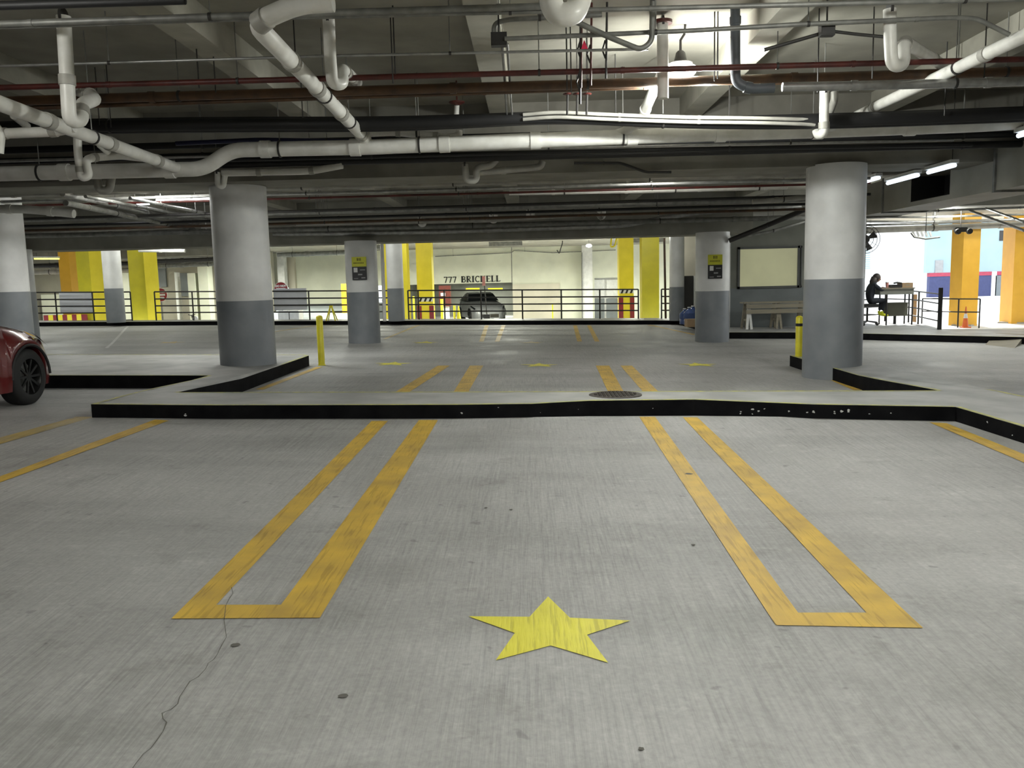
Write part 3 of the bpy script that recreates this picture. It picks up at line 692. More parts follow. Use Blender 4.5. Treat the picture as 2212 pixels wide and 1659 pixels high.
# lettering
def letter_mesh(ch, h, th=.22, tn=.09):
    w_ = {'7': .5, 'B': .6, 'R': .66, 'I': .3, 'C': .62, 'K': .68, 'E': .58, 'L': .56, 'N': .66, 'A': .66, 'T': .6}.get(ch, .5)
    S = []          # strokes (pts, thickness)
    if ch in 'BRIKELN': S.append(([(.14, 0), (.14, 1)], th))
    if ch in 'BRIKELN': S += [([(.02, .03), (.28, .03)], tn)]
    if ch in 'BRIKELN': S += [([(.02, .97), (.28, .97)], tn)]
    arc = lambda cx, cy, rx, ry, a0, a1, n=8: [(cx + rx * math.cos(math.radians(a0 + (a1 - a0) * k / n)), cy + ry * math.sin(math.radians(a0 + (a1 - a0) * k / n))) for k in range(n + 1)]
    if ch == '7': S += [([(.04, .93), (.46, .93)], .13), ([(.44, .93), (.2, 0)], .13), ([(.05, .8), (.05, .97)], .06)]
    if ch == 'B': S += [([(.14, .97)] + arc(.32, .75, .16, .22, 90, -90) + [(.14, .53)], .11), ([(.14, .5)] + arc(.34, .27, .2, .24, 90, -90) + [(.14, .03)], .12)]
    if ch == 'R': S += [([(.14, .97)] + arc(.32, .74, .17, .23, 90, -90) + [(.14, .51)], .11), ([(.3, .5), (.56, .03)], .15), ([(.5, .03), (.66, .03)], tn)]
    if ch == 'C': S += [(arc(.36, .5, .28, .46, 50, 310, 14), .14), ([(.55, .72), (.55, .97)], .06)]
    if ch == 'K': S += [([(.2, .42), (.56, .97)], .08), ([(.28, .52), (.58, .03)], .15), ([(.48, .97), (.66, .97)], tn), ([(.5, .03), (.68, .03)], tn)]
    if ch == 'E': S += [([(.14, .96), (.53, .96)], tn), ([(.14, .04), (.55, .04)], tn), ([(.14, .5), (.42, .5)], tn), ([(.52, .8), (.52, .98)], .06), ([(.54, .02), (.54, .22)], .06), ([(.42, .4), (.42, .6)], .05)]
    if ch == 'L': S += [([(.14, .04), (.52, .04)], tn), ([(.52, .02), (.52, .24)], .06)]
    if ch == 'N': S += [([(.14, .95), (.52, .05)], .14), ([(.52, 0), (.52, .97)], .07), ([(.44, .97), (.62, .97)], tn)]
    if ch == 'A': S += [([(.08, 0), (.32, 1)], .08), ([(.32, 1), (.56, 0)], .15), ([(.16, .33), (.48, .33)], tn), ([(0, .03), (.18, .03)], tn), ([(.46, .03), (.66, .03)], tn)]
    if ch == 'T': S += [([(.3, 0), (.3, 1)], th), ([(.04, .96), (.56, .96)], tn), ([(.18, .03), (.42, .03)], tn), ([(.05, .78), (.05, .97)], .06), ([(.55, .78), (.55, .97)], .06)]
    mbx = MB()
    for pts, t_ in S:
        for (x0, y0), (x1, y1) in zip(pts, pts[1:]):
            mbx.bar((x0 * h, 0, y0 * h), (x1 * h, 0, y1 * h), .02 if False else .012, .012) if False else None
            d = V((x1 - x0, 0, y1 - y0)); L_ = d.length
            if L_ < 1e-6: continue
            d /= L_; nn = V((-d.z, 0, d.x)) * t_ * h / 2; a = V((x0, 0, y0)) * h - d * t_ * h * .12; b = V((x1, 0, y1)) * h + d * t_ * h * .12
            f_ = V((0, -.02, 0)); mbx.add([a - nn, b - nn, b + nn, a + nn, a - nn + f_, b - nn + f_, b + nn + f_, a + nn + f_], [(4, 5, 6, 7), (0, 3, 2, 1), (0, 1, 5, 4), (1, 2, 6, 5), (2, 3, 7, 6), (3, 0, 4, 7)])
    return mbx, w_ * h
def lettering(txt, px0, px1, py_base, py_top, Y, label):
    a = at(px0, py_base, Y); h = at(px0, py_top, Y).z - a.z; b = at(px1, py_base, Y)
    # total width
    ws = [letter_mesh(c, h)[1] if c != ' ' else h * .45 for c in txt]; gap = h * .08; tot = sum(ws) + gap * (len(txt) - 1); sc = (b.x - a.x) / tot; x = a.x
    for c, w_ in zip(txt, ws):
        if c != ' ':
            mbx, _ = letter_mesh(c, h); mbx.v = [(v[0] * sc + x, v[1] + Y, v[2] + a.z) for v in mbx.v]
            mbx.build('letter', M['ink'], wf)
        x += (w_ + gap) * sc
lettering('777 BRICKELL', 959, 1081, 611, 598, BY - .01, '')
lettering('C', 826, 838, 614, 602, BY - .01, ''); lettering('L', 875, 886, 613, 601, BY - .01, '')
# conduits along the cream wall
pipe('wall_conduit', 'thin dark conduit run across the top of the cream wall', M['conduit'], .02, [(940, 554, BY - .1), (1045, 549, BY - .1), (1105, 546, BY - .1), (1110, 541, BY - .1), (1195, 546, BY - .1), (1330, 540, BY - .1)], hang=[.1, .5], slab=3.1, cat='conduit')
pipe('wall_conduit', 'thin vertical conduit dropping down the cream wall', M['conduit'], .02, [(1105, 530, BY - .15), (1106, 612, BY - .15)], cat='conduit')
pipe('drain_pipe', 'dark vertical drain pipe beside the white pier', M['conduit'], .03, [(1257, 545, BY - .6), (1258, 690, BY - .6)])
pipe('stand_pipe', 'thin reddish vertical pipe at the end of the walkway', M['rust'], .035, [(1435, 515, 26.8), (1438, 688, 26.8)])
# far lamp
t = thing('wall_lamp', 'small bright lamp hung before the cream wall', 'lamp', at(1272, 528, 36))
p = at(1272, 530, 36); MB().lathe((p.x, p.y, p.z), [(.02, -.09), (.12, -.05), (.13, 0), (.08, .05)], 20).build('lit_globe', M['skylit'], t, smooth=True)
MB().tube([(p.x, p.y, p.z + .04), (p.x, p.y, 3.1)], .015, 6).build('stem', M['conduit'], t)
# hanging black cable hook
pipe('hanging_cable', 'black looped cable hanging before the cream wall', M['black'], .02, [(1216, 500, 36), (1215, 525, 36), (1208, 548, 36), (1203, 540, 36)], cat='cable')
pipe('yellow_sling', 'yellow strap hanging beside the yellow column', M['yel'], .03, [(1322, 500, 30.5), (1319, 534, 30.5), (1328, 532, 30.5), (1336, 500, 30.5)], cat='strap')
# bollards, cones and pay station beyond the railing
def lane_post(px, wpx, pyt, Y, label, m='boll', name='lane_post'):
    c = at(px, 684, Y); z1 = at(px, pyt, Y).z; r = wpx / FPX * Y / 2
    t = thing(name, label, 'bollard', (c.x, Y, LZ))
    MB().lathe((c.x, Y, LZ), [(r, 0), (r, z1 - LZ), (r * .5, z1 + .4)], 14).build('post', M[m], t, smooth=True)
    MB().lathe((c.x, Y, LZ), [(r * 1.6, 0), (r * 1.6, .04)], 14).build('base_collar', M['dark'], t)
lane_post(955.5, 6, 646, 36, 'thin yellow lane post beside the red pay station')
lane_post(982, 5, 660, 35, 'short yellow lane post with black cap near the cone')
lane_post(1194, 3, 656, 35, 'slender lime yellow flexible post before the beige recess', 'signy')
lane_post(895, 4, 640, 36, 'thin yellow lane post between railing and striped column')
def cone(px, pyb, pyt, Y, label, z0, m='cone'):
    c = at(px, pyb, Y); zt = at(px, pyt, Y).z; h = zt - z0; r = h * .16
    t = thing('traffic_cone', label, 'cone', (c.x, Y, z0))
    MB().obox((c.x, Y, z0), r * 2.3, r * 2.3, h * .05).build('base', M[m], t)
    MB().lathe((c.x, Y, z0 + h * .05), [(r * .85, 0), (r * .58, h * .4)], 20).build('body', M[m], t, smooth=True)
    MB().lathe((c.x, Y, z0 + h * .45), [(r * .58, 0), (r * .36, h * .22)], 20).build('reflective_collar', M['white'], t, smooth=True) if m == 'cone' else None
    MB().lathe((c.x, Y, z0 + (.45 if m != 'cone' else .67) * h), [(r * (.36 if m == 'cone' else .58), 0), (r * .12, h * (.33 if m == 'cone' else .55))], 20).build('tip', M[m], t, smooth=True)
cone(991, 682, 661, 35, 'yellow floor cone beyond the railing by the short post', LZ, 'boll')
cs = at(961, 640, 37); z1 = at(961, 617, 37).z
t = thing('pay_station', 'red pay station cabinet behind the striped yellow column', 'machine', (cs.x, 37, LZ))
MB().box((cs.x - .26, 37, .4), (cs.x + .24, 37.4, z1)).build('cabinet', M['red'], t); MB().box((cs.x - .15, 37.05, LZ), (cs.x + .15, 37.35, .4)).build('pedestal', M['white'], t)
MB().box((cs.x - .18, 36.98, z1 - .45), (cs.x + .02, 37, z1 - .32)).build('label_plate', M['white'], t)
# slanted barrier arm with pink tip
pipe('boom_barrier', 'thin dark boom arm with a faded pink tip before the lettering', M['dark'], .02, [(1052, 684, 33), (1047, 622, 33), (1045, 600, 33)], cat='barrier')
bpy.data.objects['boom_barrier']
bb = at(1052, 684, 33); MB().box((bb.x - .12, 32.85, LZ), (bb.x + .12, 33.15, bb.z + .1)).build('cabinet', M['dark'], bpy.data.objects['boom_barrier'])
pp = at(1045, 609, 32.95); MB().box((pp.x - .06, 32.93, pp.z - .15), (pp.x + .06, 32.96, pp.z + .22)).build('pink_tip', M['pink'], bpy.data.objects['boom_barrier'])
# door glass panels in the opening at the pier
D = thing('glass_door', 'blue-grey glazed double door beyond the second striped column', 'door', (at(1312, 684, BY + .3).x, BY + .3, LZ))
for (x0, x1) in ((1284, 1306), (1310, 1338)):
    p0, p1 = wallbox(x0, x1, 645, 690, BY + .35, None, .05, LZ); MB().box(p0, p1).build('door_leaf', M['wallb'], D)
    p0, p1 = wallbox(x0, x1, 604, 643, BY + .35, None, .05); MB().box(p0, p1).build('transom', M['white'], D)
W = MB(); p0, p1 = wallbox(1280, 1350, 596, 690, BY + .45, None, .1, LZ); W.box(p0, p1); struct('wall_lobby', W, M['white'])
# do not enter signs
def dne(px, py, rpx, Y, label, text='DO NOT', z0=LZ):
    c = at(px, py, Y); r = rpx / FPX * Y
    t = thing('do_not_enter_sign', label, 'sign', (c.x, Y, z0))
    MB().lathe((c.x, Y, c.z), [(r * 1.06, 0), (r * 1.06, .02)], 32, 'y').build('white_disc', M['white'], t)
    MB().lathe((c.x, Y, c.z), [(r, -.012), (r, 0)], 32, 'y').build('red_disc', M['redp'], t, 'red face')
    MB().box((c.x - r * .72, Y - .02, c.z - r * .13), (c.x + r * .72, Y - .012, c.z + r * .13)).build('white_bar', M['white'], t, 'white horizontal bar')
    for txt, zz, sz in (('DO NOT', r * .3, r * .42), ('ENTER', -r * .62, r * .42)):
        cu = bpy.data.curves.new('lettering', 'FONT'); cu.body = txt; cu.size = sz; cu.align_x = 'CENTER'; cu.extrude = .002; cu.offset = .006
        ob = bpy.data.objects.new('tmp', cu); col.objects.link(ob); dg = bpy.context.evaluated_depsgraph_get(); me = bpy.data.meshes.new_from_object(ob.evaluated_get(dg))
        bpy.data.objects.remove(ob); me.materials.append(M['white'])
        me.transform(Matrix.Translation((c.x, Y - .018, c.z + zz)) @ Matrix.Rotation(PI / 2, 4, 'X'))
        lo = bpy.data.objects.new('lettering', me); col.objects.link(lo); attach(lo, t)
    MB().tube([(c.x, Y + .03, z0), (c.x, Y + .03, c.z + r)], .03, 8).build('pole', M['conduit'], t)
dne(347, 637, 14, 31, 'red round do-not-enter sign beside the broad mustard column')
dne(607, 624, 14, 31, 'red round do-not-enter sign half hidden by the railing panel')
# low striped barrier on the far lane
bx = at(137, 684, 31.5); bx1 = at(225, 684, 31.5); zt = at(180, 677, 31.5).z
t = thing('striped_barrier', 'low red and yellow striped barrier at the base of the mustard columns', 'barrier', (bx.x, 31.5, LZ))
n_ = 9
for k in range(n_):
    x0 = bx.x + (bx1.x - bx.x) * k / n_; x1 = bx.x + (bx1.x - bx.x) * (k + 1) / n_
    MB().box((x0, 30.2, LZ), (x1, 30.3, zt)).build('red_block' if k % 2 == 0 else 'yellow_block', M['redp'] if k % 2 == 0 else M['yel'], t)
# white concrete blocks
for (x0, x1, lab) in ((600, 624, 'broad white barrier block beyond the railing panel'), (625, 646, 'narrower white barrier block next to the broad one')):
    a = at(x0, 671, 31); b = at(x1, 690, 31); MB().box((a.x, 31, LZ), (b.x, 31.6, a.z)).build('barrier_block', M['white'], label=lab, cat='block')
# ramp surface behind that railing
a = at(580, 675, 32); b = at(745, 675, 32)
struct('floor', MB().add([(a.x, 29, -.2), (b.x, 29, -.2), (b.x, 41, .55), (a.x - 2, 41, .55), (a.x, 29, LZ), (b.x, 29, LZ), (b.x, 41, LZ), (a.x - 2, 41, LZ)], [(0, 1, 2, 3), (0, 4, 5, 1), (1, 5, 6, 2), (3, 2, 6, 7), (0, 3, 7, 4)]), M['wallb'])['label'] = 'ramp climbing behind the far railing'
# folding A-frame sign
pA = at(716, 690, 27.2); zt = at(716, 662, 27.2).z; z0 = wtop(pA.x, 27.2)
t = thing('folding_floor_sign', 'open yellow A-shaped floor sign standing on the far walkway', 'sign', (pA.x, 27.2, z0))
for s in (-1, 1):
    MB().bar((pA.x + s * .15, 27.1, z0 + .01), (pA.x + s * .02, 27.2, zt), .04, .02).build('leg', M['boll'], t); MB().bar((pA.x + s * .15, 27.4, z0 + .01), (pA.x + s * .02, 27.24, zt), .03, .02).build('leg', M['boll'], t)
MB().box((pA.x - .05, 27.18, zt - .02), (pA.x + .05, 27.26, zt + .03)).build('hinge_cap', M['boll'], t)
# scooters
def scooter(px, Y, label, flip=1):
    c = at(px, 684, Y); x, z = c.x, LZ; f = flip
    t = thing('scooter', label, 'scooter', (x, Y, z))
    for dx in (-.62, .62):
        MB().lathe((x + dx * f, Y - .05, z + .26), [(.16, 0), (.25, -.0), (.26, .05), (.25, .1), (.16, .1)], 20, 'y').build('wheel', M['tyre'], t)
    MB().tube([(x + .62 * f, Y, z + .26), (x + .45 * f, Y, z + .7), (x + .35 * f, Y, z + 1.05)], [.04, .05, .03], 8).build('fork', M['dark'], t)
    MB().tube([(x + .35 * f, Y - .3, z + 1.1), (x + .32 * f, Y, z + 1.06), (x + .35 * f, Y + .3, z + 1.1)], .02, 8).build('handlebar', M['dark'], t)
    MB().tube([(x + .48 * f, Y, z + .9), (x + .42 * f, Y, z + .55), (x + .2 * f, Y, z + .35), (x - .1 * f, Y, z + .4), (x - .45 * f, Y, z + .6), (x - .8 * f, Y, z + .75)], [.1, .15, .12, .14, .18, .06], 10).build('body', M['dark'], t, smooth=True)
    MB().tube([(x - .75 * f, Y, z + .82), (x - .1 * f, Y, z + .78)], [.1, .13], 10).build('seat', M['black'], t)
    MB().lathe((x + .5 * f, Y, z + .95), [(.02, -.14), (.09, -.1), (.09, 0)], 14, 'y').build('headlamp', M['white'], t)
scooter(395, 31.5, 'black scooter parked behind the railing near the tan doorway'); scooter(262, 33, 'dark scooter partly hidden behind the slim white column', -1)

# ------------------------------------------------------------------ booth beside the signed column
WY = 23.4
a = at(1576, 700, WY); xr = at(1850, 700, WY).x
zb_ = wtop(a.x, WY) - .02; zpb = at(1640, 622, WY).z
W = MB().box((a.x, WY, zpb), (xr, WY + .2, 2.95)).box((a.x, WY + .2, zb_), (a.x + .2, WY + 4, 2.95))
wb = struct('wall_booth', W, M['wallg']); wb['label'] = 'grey booth wall with a wide frosted window'
MB().box((a.x, WY - .01, zb_), (xr, WY + .2, zpb)).build('painted_dado', M['wallb'], wb, 'slate lower band')
MB().box((a.x - .07, WY - .05, zb_), (a.x, WY + .25, 2.95)).build('painted_lit_end', M['white'], wb, 'end of the wall, the light on it painted white')  # white box paints the light falling on the wall's end face
MB().box((xr, WY, zb_), (xr + .2, WY + 4, 2.95)).build('side_wall', M['wallg'], wb)
p0 = at(1594, 534, WY - .04); p1 = at(1731, 621, WY - .04)
wn = MB().box((p0.x + .06, WY - .03, p1.z + .06), (p1.x - .08, WY - .015, p0.z - .06)).build('window_1', M['window'], label='wide frosted cream booth window', kind='structure')
for (x0, z0, x1, z1) in ((p0.x, p1.z, p1.x, p1.z + .06), (p0.x, p0.z - .06, p1.x, p0.z), (p0.x, p1.z, p0.x + .06, p0.z), (p1.x - .12, p1.z, p1.x - .06, p0.z), (p1.x - .03, p1.z, p1.x, p0.z)):
    MB().box((x0, WY - .06, z0), (x1, WY - .005, z1)).build('window_frame', M['frame'], wn)
# bench/table: white plank table with A legs, two benches
def trestle():
    Y = 22.6; a = at(1603, 705, Y); b = at(1733, 705, Y); z0 = wtop(a.x, Y); L0, L1 = a.x, b.x + .2
    zt = at(1650, 652, Y).z
    t = thing('picnic_table', 'long weathered plank table with splayed legs under the booth window', 'table', (a.x, Y, z0))
    for k in range(4): MB().box((L0, Y - .28 + k * .15, zt - .035), (L1, Y - .28 + k * .15 + .135, zt)).build('plank', M['wood'], t)
    for k in range(2): MB().box((L0 + .03, Y - .31, zt - .16 - k * .14), (L1, Y - .29, zt - .05 - k * .14)).build('side_board', M['wood'], t)
    for x in (L0 + .12, (L0 + L1) / 2, L1 - .2):
        for s in (-1, 1):
            MB().bar((x + s * .06, Y - .28, z0 + .01), (x, Y - .2, zt - .04), .06, .05).build('leg', M['white'] if x < L0 + .3 else M['wood'], t)
            MB().bar((x + s * .06, Y + .3, z0 + .01), (x, Y + .2, zt - .04), .06, .05).build('leg', M['wood'], t)
        MB().bar((x, Y - .26, z0 + .25), (x, Y + .26, z0 + .25), .05, .06).build('cross_brace', M['wood'], t)
trestle()
# jugs and box by the walkway end
def jug(px, pyb, Y, h, label):
    c = at(px, pyb, Y); z0 = wtop(c.x, Y); t = thing('water_jug', label, 'jug', (c.x, Y, z0)); r = h * .34
    MB().lathe((c.x, Y, z0), [(r * .92, 0), (r, .03), (r, h * .3), (r * .93, h * .34), (r, h * .38), (r, h * .68), (r * .5, h * .86), (r * .28, h * .9), (r * .28, h * .97)], 20).build('bottle', M['jug'], t, smooth=True)
    MB().lathe((c.x, Y, z0 + h * .97), [(r * .32, 0), (r * .32, h * .06)], 16).build('cap', M['white'], t)
jug(1479, 690, 24.6, .45, 'blue water jug standing nearest the slim end column'); jug(1489, 690, 24.4, .5, 'taller blue water jug beside the cardboard box'); jug(1497, 686, 25.2, .5, 'blue water jug mostly hidden behind the signed column')
c = at(1495, 695, 23.6); z0 = wtop(c.x, 23.6); t = thing('cardboard_box', 'brown cardboard box low beside the water jugs', 'box', (c.x, 23.6, z0))
MB().obox((c.x, 23.6, z0), .35, .3, .22, .1).build('carton', M['card'], t); MB().obox((c.x, 23.6, z0 + .22), .3, .04, .003, .1).build('tape', M['wood'], t)
c = at(1484, 690, 27.5); t = thing('steel_cabinet', 'tall dark cabinet behind the slim end column', 'cabinet', (c.x, 27.5, wtop(c.x, 27.5)))
z0 = wtop(c.x, 27.5); MB().box((c.x - .12, 27.4, z0), (c.x + .18, 27.9, at(1484, 596, 27.5).z)).build('carcass', M['dark'], t); MB().box((c.x + .2, 27.4, z0), (c.x + .26, 27.5, at(1484, 596, 27.5).z)).build('door_edge', M['white'], t)
W = MB(); p0, p1 = wallbox(1478, 1560, 500, 690, 28.2, None, .2, 0, 3.1); W.box(p0, p1); struct('wall_end', W, M['creamd'])

# ------------------------------------------------------------------ outside: building and sky side
OY = 47.0
WBM = 2080
OB = thing('street_building', 'pale blue building across the street with navy base and crimson stripe', 'building', (at(2100, 650, OY).x, OY, -.16))
def ob(px0, px1, py0, py1, nm, m, lab=None, dy=0, z0=None):
    p0, p1 = wallbox(px0, px1, py0, py1, OY - dy, None, .3, z0); return MB().box(p0, p1).build(nm, M[m], OB, lab)
ob(2008, 2500, 380, 588, 'upper_wall', 'bluew', 'pale blue upper wall'); ob(2008, 2500, 588, 596, 'stripe', 'pinkst', 'crimson stripe', .03); ob(2008, 2500, 596, 641, 'lower_wall', 'navy', 'navy base'); ob(2008, 2500, 641, 652, 'plinth', 'street', dy=.2, z0=-.16)
f = ob(2021, 2037, 561, 588, 'poster', 'signgrey', 'small framed notice', .04); ob(2160, 2180, 500, 522, 'window', 'dark', None, .03); ob(2143, 2151, 588, 641, 'door_edge', 'white', None, .04); ob(2168, 2172, 588, 641, 'door_edge', 'white', None, .05)
ob(2151, 2168, 597, 641, 'door', 'wallb', 'grey door', .04)
# white louvred building glimpsed at the desk
WBY = 60
WBM = 1900
LB = thing('white_building', 'overexposed white building with faint louvres beyond the desk', 'building', (at(1930, 650, WBY).x, WBY, -.16))
p0, p1 = wallbox(1700, 2008, 300, 652, WBY, None, .3, -.16); MB().box(p0, p1).build('facade', M['street'], LB)
for k in range(9):
    y = 541 + k * 4.6; p0, p1 = wallbox(1858, 1880, y, y + 1.6, WBY - .06, None, .06); MB().box(p0, p1).build('louvre', M['bluew'], LB)
# orange columns
def ocol(px0, pxs, px1, Y, label):
    a, s, b = at(px0, 700, Y), at(pxs, 700, Y), at(px1, 700, Y); z0 = -.16
    t = thing('square_column', label, 'column', (s.x, Y, z0)); w_ = b.x - s.x; k = (s.x - a.x)
    vs = [(s.x, Y, z0), (b.x, Y + .05, z0), (b.x + .1, Y + w_, z0), (a.x + .15, Y + w_, z0)]
    vs = [V(v) for v in vs]; q = vs + [V((v.x, v.y, 3.1)) for v in vs]
    MB().add(q, [(0, 1, 5, 4), (1, 2, 6, 5), (2, 3, 7, 6), (3, 0, 4, 7), (4, 5, 6, 7)]).build('shaft', M['orange'], t)
    MB().lathe((s.x + w_ / 2, Y + w_ / 2, z0), [(w_ * .76, 0), (w_ * .74, .04)], 4).build('base_plate', M['kerbtop'], t)
ocol(2056, 2074, 2112, 24.8, 'orange square column standing behind the traffic cone')
ocol(2178, 2184, 2240, 25.4, 'orange square column standing apart from the railings')
cone(2085, 706, 662, 24.1, 'orange traffic cone with pale collar at the foot of an orange column', -.16)
# railings right
def rr(px, pyb, Y, pyt): 
    p = at(px, pyb, Y); return V((p.x, Y, wtop(p.x, Y)))
RL = [(1852, 24.6), (1911, 25.6), (1962, 24.9), (1983, 24.2), (2029, 22.3)]
railing('black guard railing running from the desk to a heavy end post', [rr(x, 700, y, 0) for x, y in RL], [.22, .45, .68, .93], .018, pr=.024)
ep = rr(2029, 711, 22.3, 0); MB().box((ep.x - .04, ep.y - .04, ep.z), (ep.x + .04, ep.y + .04, ep.z + 1.1)).build('end_post', M['steelblk'], bpy.data.objects['railing.005'] if 'railing.005' in bpy.data.objects else None, 'heavy square end post')
railing('low two-bar gate railing in front of the traffic cone', [V((at(x, 700, y).x, y, -.16)) for x, y in ((1991, 25.2), (2069, 24.2), (2115, 23.8))], [.45, .82], .018, pr=.02)
lane_post_m = at(1974, 700, 26.5)
t = thing('wooden_post', 'short tan timber post behind the guard railing', 'post', (lane_post_m.x, 26.5, -.05)); z0 = -.17
MB().box((lane_post_m.x - .05, 26.45, z0), (lane_post_m.x + .05, 26.55, at(1974, 636, 26.5).z)).build('timber', M['card'], t); MB().box((lane_post_m.x - .06, 26.44, z0), (lane_post_m.x + .06, 26.56, z0 + .03)).build('foot_plate', M['dark'], t)

# ------------------------------------------------------------------ attendant, chair, desk
PY = 24.0
def pk(px, py, dy=0): return at(px, py, PY + dy)
zfl = wtop(10, 24)
def skin_body(name, joints, edges, m, parent, root=0, sub=2):
    me = bpy.data.meshes.new(name); me.from_pydata([j[0] for j in joints], edges, []); me.materials.append(m)
    o = bpy.data.objects.new(name, me); col.objects.link(o)
    md = o.modifiers.new('Skin', 'SKIN'); md.use_smooth_shade = True; me.skin_vertices[0].data[root].use_root = True
    for i, j in enumerate(joints):
        r = j[1]; me.skin_vertices[0].data[i].radius = r if isinstance(r, tuple) else (r, r)
    sd = o.modifiers.new('Sub', 'SUBSURF'); sd.levels = sub; sd.render_levels = sub
    attach(o, parent); return o
person = thing('person', 'seated person in dark clothes and bright yellow shoes bent over the desk', 'person', (pk(1880, 690).x, PY, zfl))
hip = pk(1876, 649); chest = pk(1880, 622); neck = pk(1889, 611); head = pk(1893, 604)
J = [(hip, .135), (hip.lerp(chest, .5), .125), (chest, .14), (neck, .06), (neck + V((.05, 0, .06)), .05)]
E = [(0, 1), (1, 2), (2, 3), (3, 4)]
def addc(start, pts):
    k = start
    for p, r in pts: J.append((p, r)); E.append((k, len(J) - 1)); k = len(J) - 1
    return k
for s in (-1, 1):
    o_ = V((0, s * .1, 0)); kn = pk(1908, 648) + V((0, s * .12, 0)); an = pk(1903, 671) + V((0, s * .1, 0)); an.z = max(an.z, zfl + .32)
    addc(0, [(hip + V((.08, s * .1, -.02)), .09), (kn, .07), (an + V((0.02, 0, .12)), .055), (an, .045)])
body_ends = len(J)
for s in (-1, 1):
    sh = chest + V((.05, s * .18, .08)); el = pk(1893, 627) + V((.06, s * .22, 0)); wr_ = pk(1908, 622) + V((0, s * .14, 0))
    addc(2, [(sh, .065), (el, .048), (wr_, .035)])
bd = skin_body('clothed_body', J, E, M['cloth'], person)
# head, hair
def blob(c, rx, ry, rz, n=16, m=12, tilt=0):
    mbx = MB(); vs = []; fs = []
    for i in range(m + 1):
        t_ = PI * i / m
        for j in range(n):
            p_ = 2 * PI * j / n; v = V((rx * math.sin(t_) * math.cos(p_), ry * math.sin(t_) * math.sin(p_), rz * math.cos(t_)))
            v = Matrix.Rotation(tilt, 3, 'Y') @ v; vs.append(V(c) + v)
    for i in range(m):
        for j in range(n):
            k = (j + 1) % n; fs.append((i * n + j, (i + 1) * n + j, (i + 1) * n + k, i * n + k))
    return mbx.add(vs, fs)
hc = head + V((.03, 0, .03))
hd = blob(hc, .085, .075, .115, tilt=.5).build('head', M['skin'], person, smooth='all')
blob(hc + V((.085, 0, -.03)), .02, .012, .02, 8, 6).build('nose', M['skin'], hd, smooth='all')
for s in (-1, 1):
    blob(hc + V((.07, s * .03, .02)), .012, .012, .01, 8, 6).build('eye', M['dark'], hd); blob(hc + V((0, s * .075, -.01)), .02, .01, .03, 8, 6).build('ear', M['skin'], hd)
blob(hc + V((.065, 0, -.065)), .012, .025, .008, 8, 6).build('mouth', M['pink'], hd)
h_ = blob(hc + V((-.03, 0, .03)), .11, .10, .12, tilt=.3); h_.tube([hc + V((-.07, 0, .02)), hc + V((-.13, 0, -.10)), hc + V((-.17, 0, -.26))], [.10, .09, .04], 12); h_.build('long_hair', M['hair'], person, smooth='all')
for s in (-1, 1):
    wr_ = pk(1908, 622) + V((0, s * .14, 0)); hb = wr_ + V((.04, 0, 0))
    JJ = [(wr_ - V((.01, 0, 0)), .03), (hb, .035), (hb + V((.04, 0, 0)), .03)]; EE = [(0, 1), (1, 2)]
    for k in range(4):
        b0 = hb + V((.045, (k - 1.5) * .02, 0)); JJ += [(b0, .011), (b0 + V((.035, 0, -.004)), .01), (b0 + V((.055 - .006 * abs(k - 1.2), 0, -.02)), .008)]; n0 = len(JJ); EE += [(2, n0 - 3), (n0 - 3, n0 - 2), (n0 - 2, n0 - 1)]
    JJ += [(hb + V((.015, -s * .035, 0)), .013), (hb + V((.04, -s * .055, -.01)), .01)]; n0 = len(JJ); EE += [(1, n0 - 2), (n0 - 2, n0 - 1)]
    skin_body('hand', JJ, EE, M['skin'], person, sub=1)
    an = pk(1903, 671) + V((0, s * .1, 0)); an.z = max(an.z, zfl + .32)
    JJ = [(an + V((-.02, 0, 0)), .045), (an + V((.0, 0, -.10)), .045), (an + V((.10, 0, -.13)), .04), (an + V((.17, 0, -.14)), .03)]
    skin_body('shoe', JJ, [(0, 1), (1, 2), (2, 3)], M['shoe'], person, sub=1)
# drafting chair
cx = pk(1874, 655).x; sz_ = pk(1874, 657).z
t = thing('office_chair', 'tall black swivel chair with five casters under the seated person', 'chair', (cx, PY, zfl))
MB().obox((cx, PY, sz_ - .07), .46, .46, .08).build('seat', M['black'], t)
MB().bar((cx - .27, PY, sz_ + .1), (cx - .33, PY, sz_ + .48), .04, .42).build('backrest', M['black'], t); MB().tube([(cx - .1, PY, sz_ - .1), (cx - .26, PY, sz_ - .05), (cx - .29, PY, sz_ + .2)], .02, 8).build('back_bar', M['black'], t)
MB().tube([(cx, PY, zfl + .1), (cx, PY, sz_ - .1)], .03, 10).build('gas_column', M['dark'], t)
MB().tube([(cx + .25 * math.cos(k * PI / 8), PY + .25 * math.sin(k * PI / 8), zfl + .3) for k in range(17)], .012, 6).build('foot_ring', M['dark'], t)
for k in range(5):
    an_ = k * 2 * PI / 5 + .3; e = (cx + .32 * math.cos(an_), PY + .32 * math.sin(an_), zfl + .08)
    lg = MB().bar((cx, PY, zfl + .12), e, .05, .03).build('base_arm', M['black'], t); MB().lathe((e[0], e[1] - .02, zfl + .035), [(.033, 0), (.033, .04)], 12, 'y').build('caster', M['black'], lg)
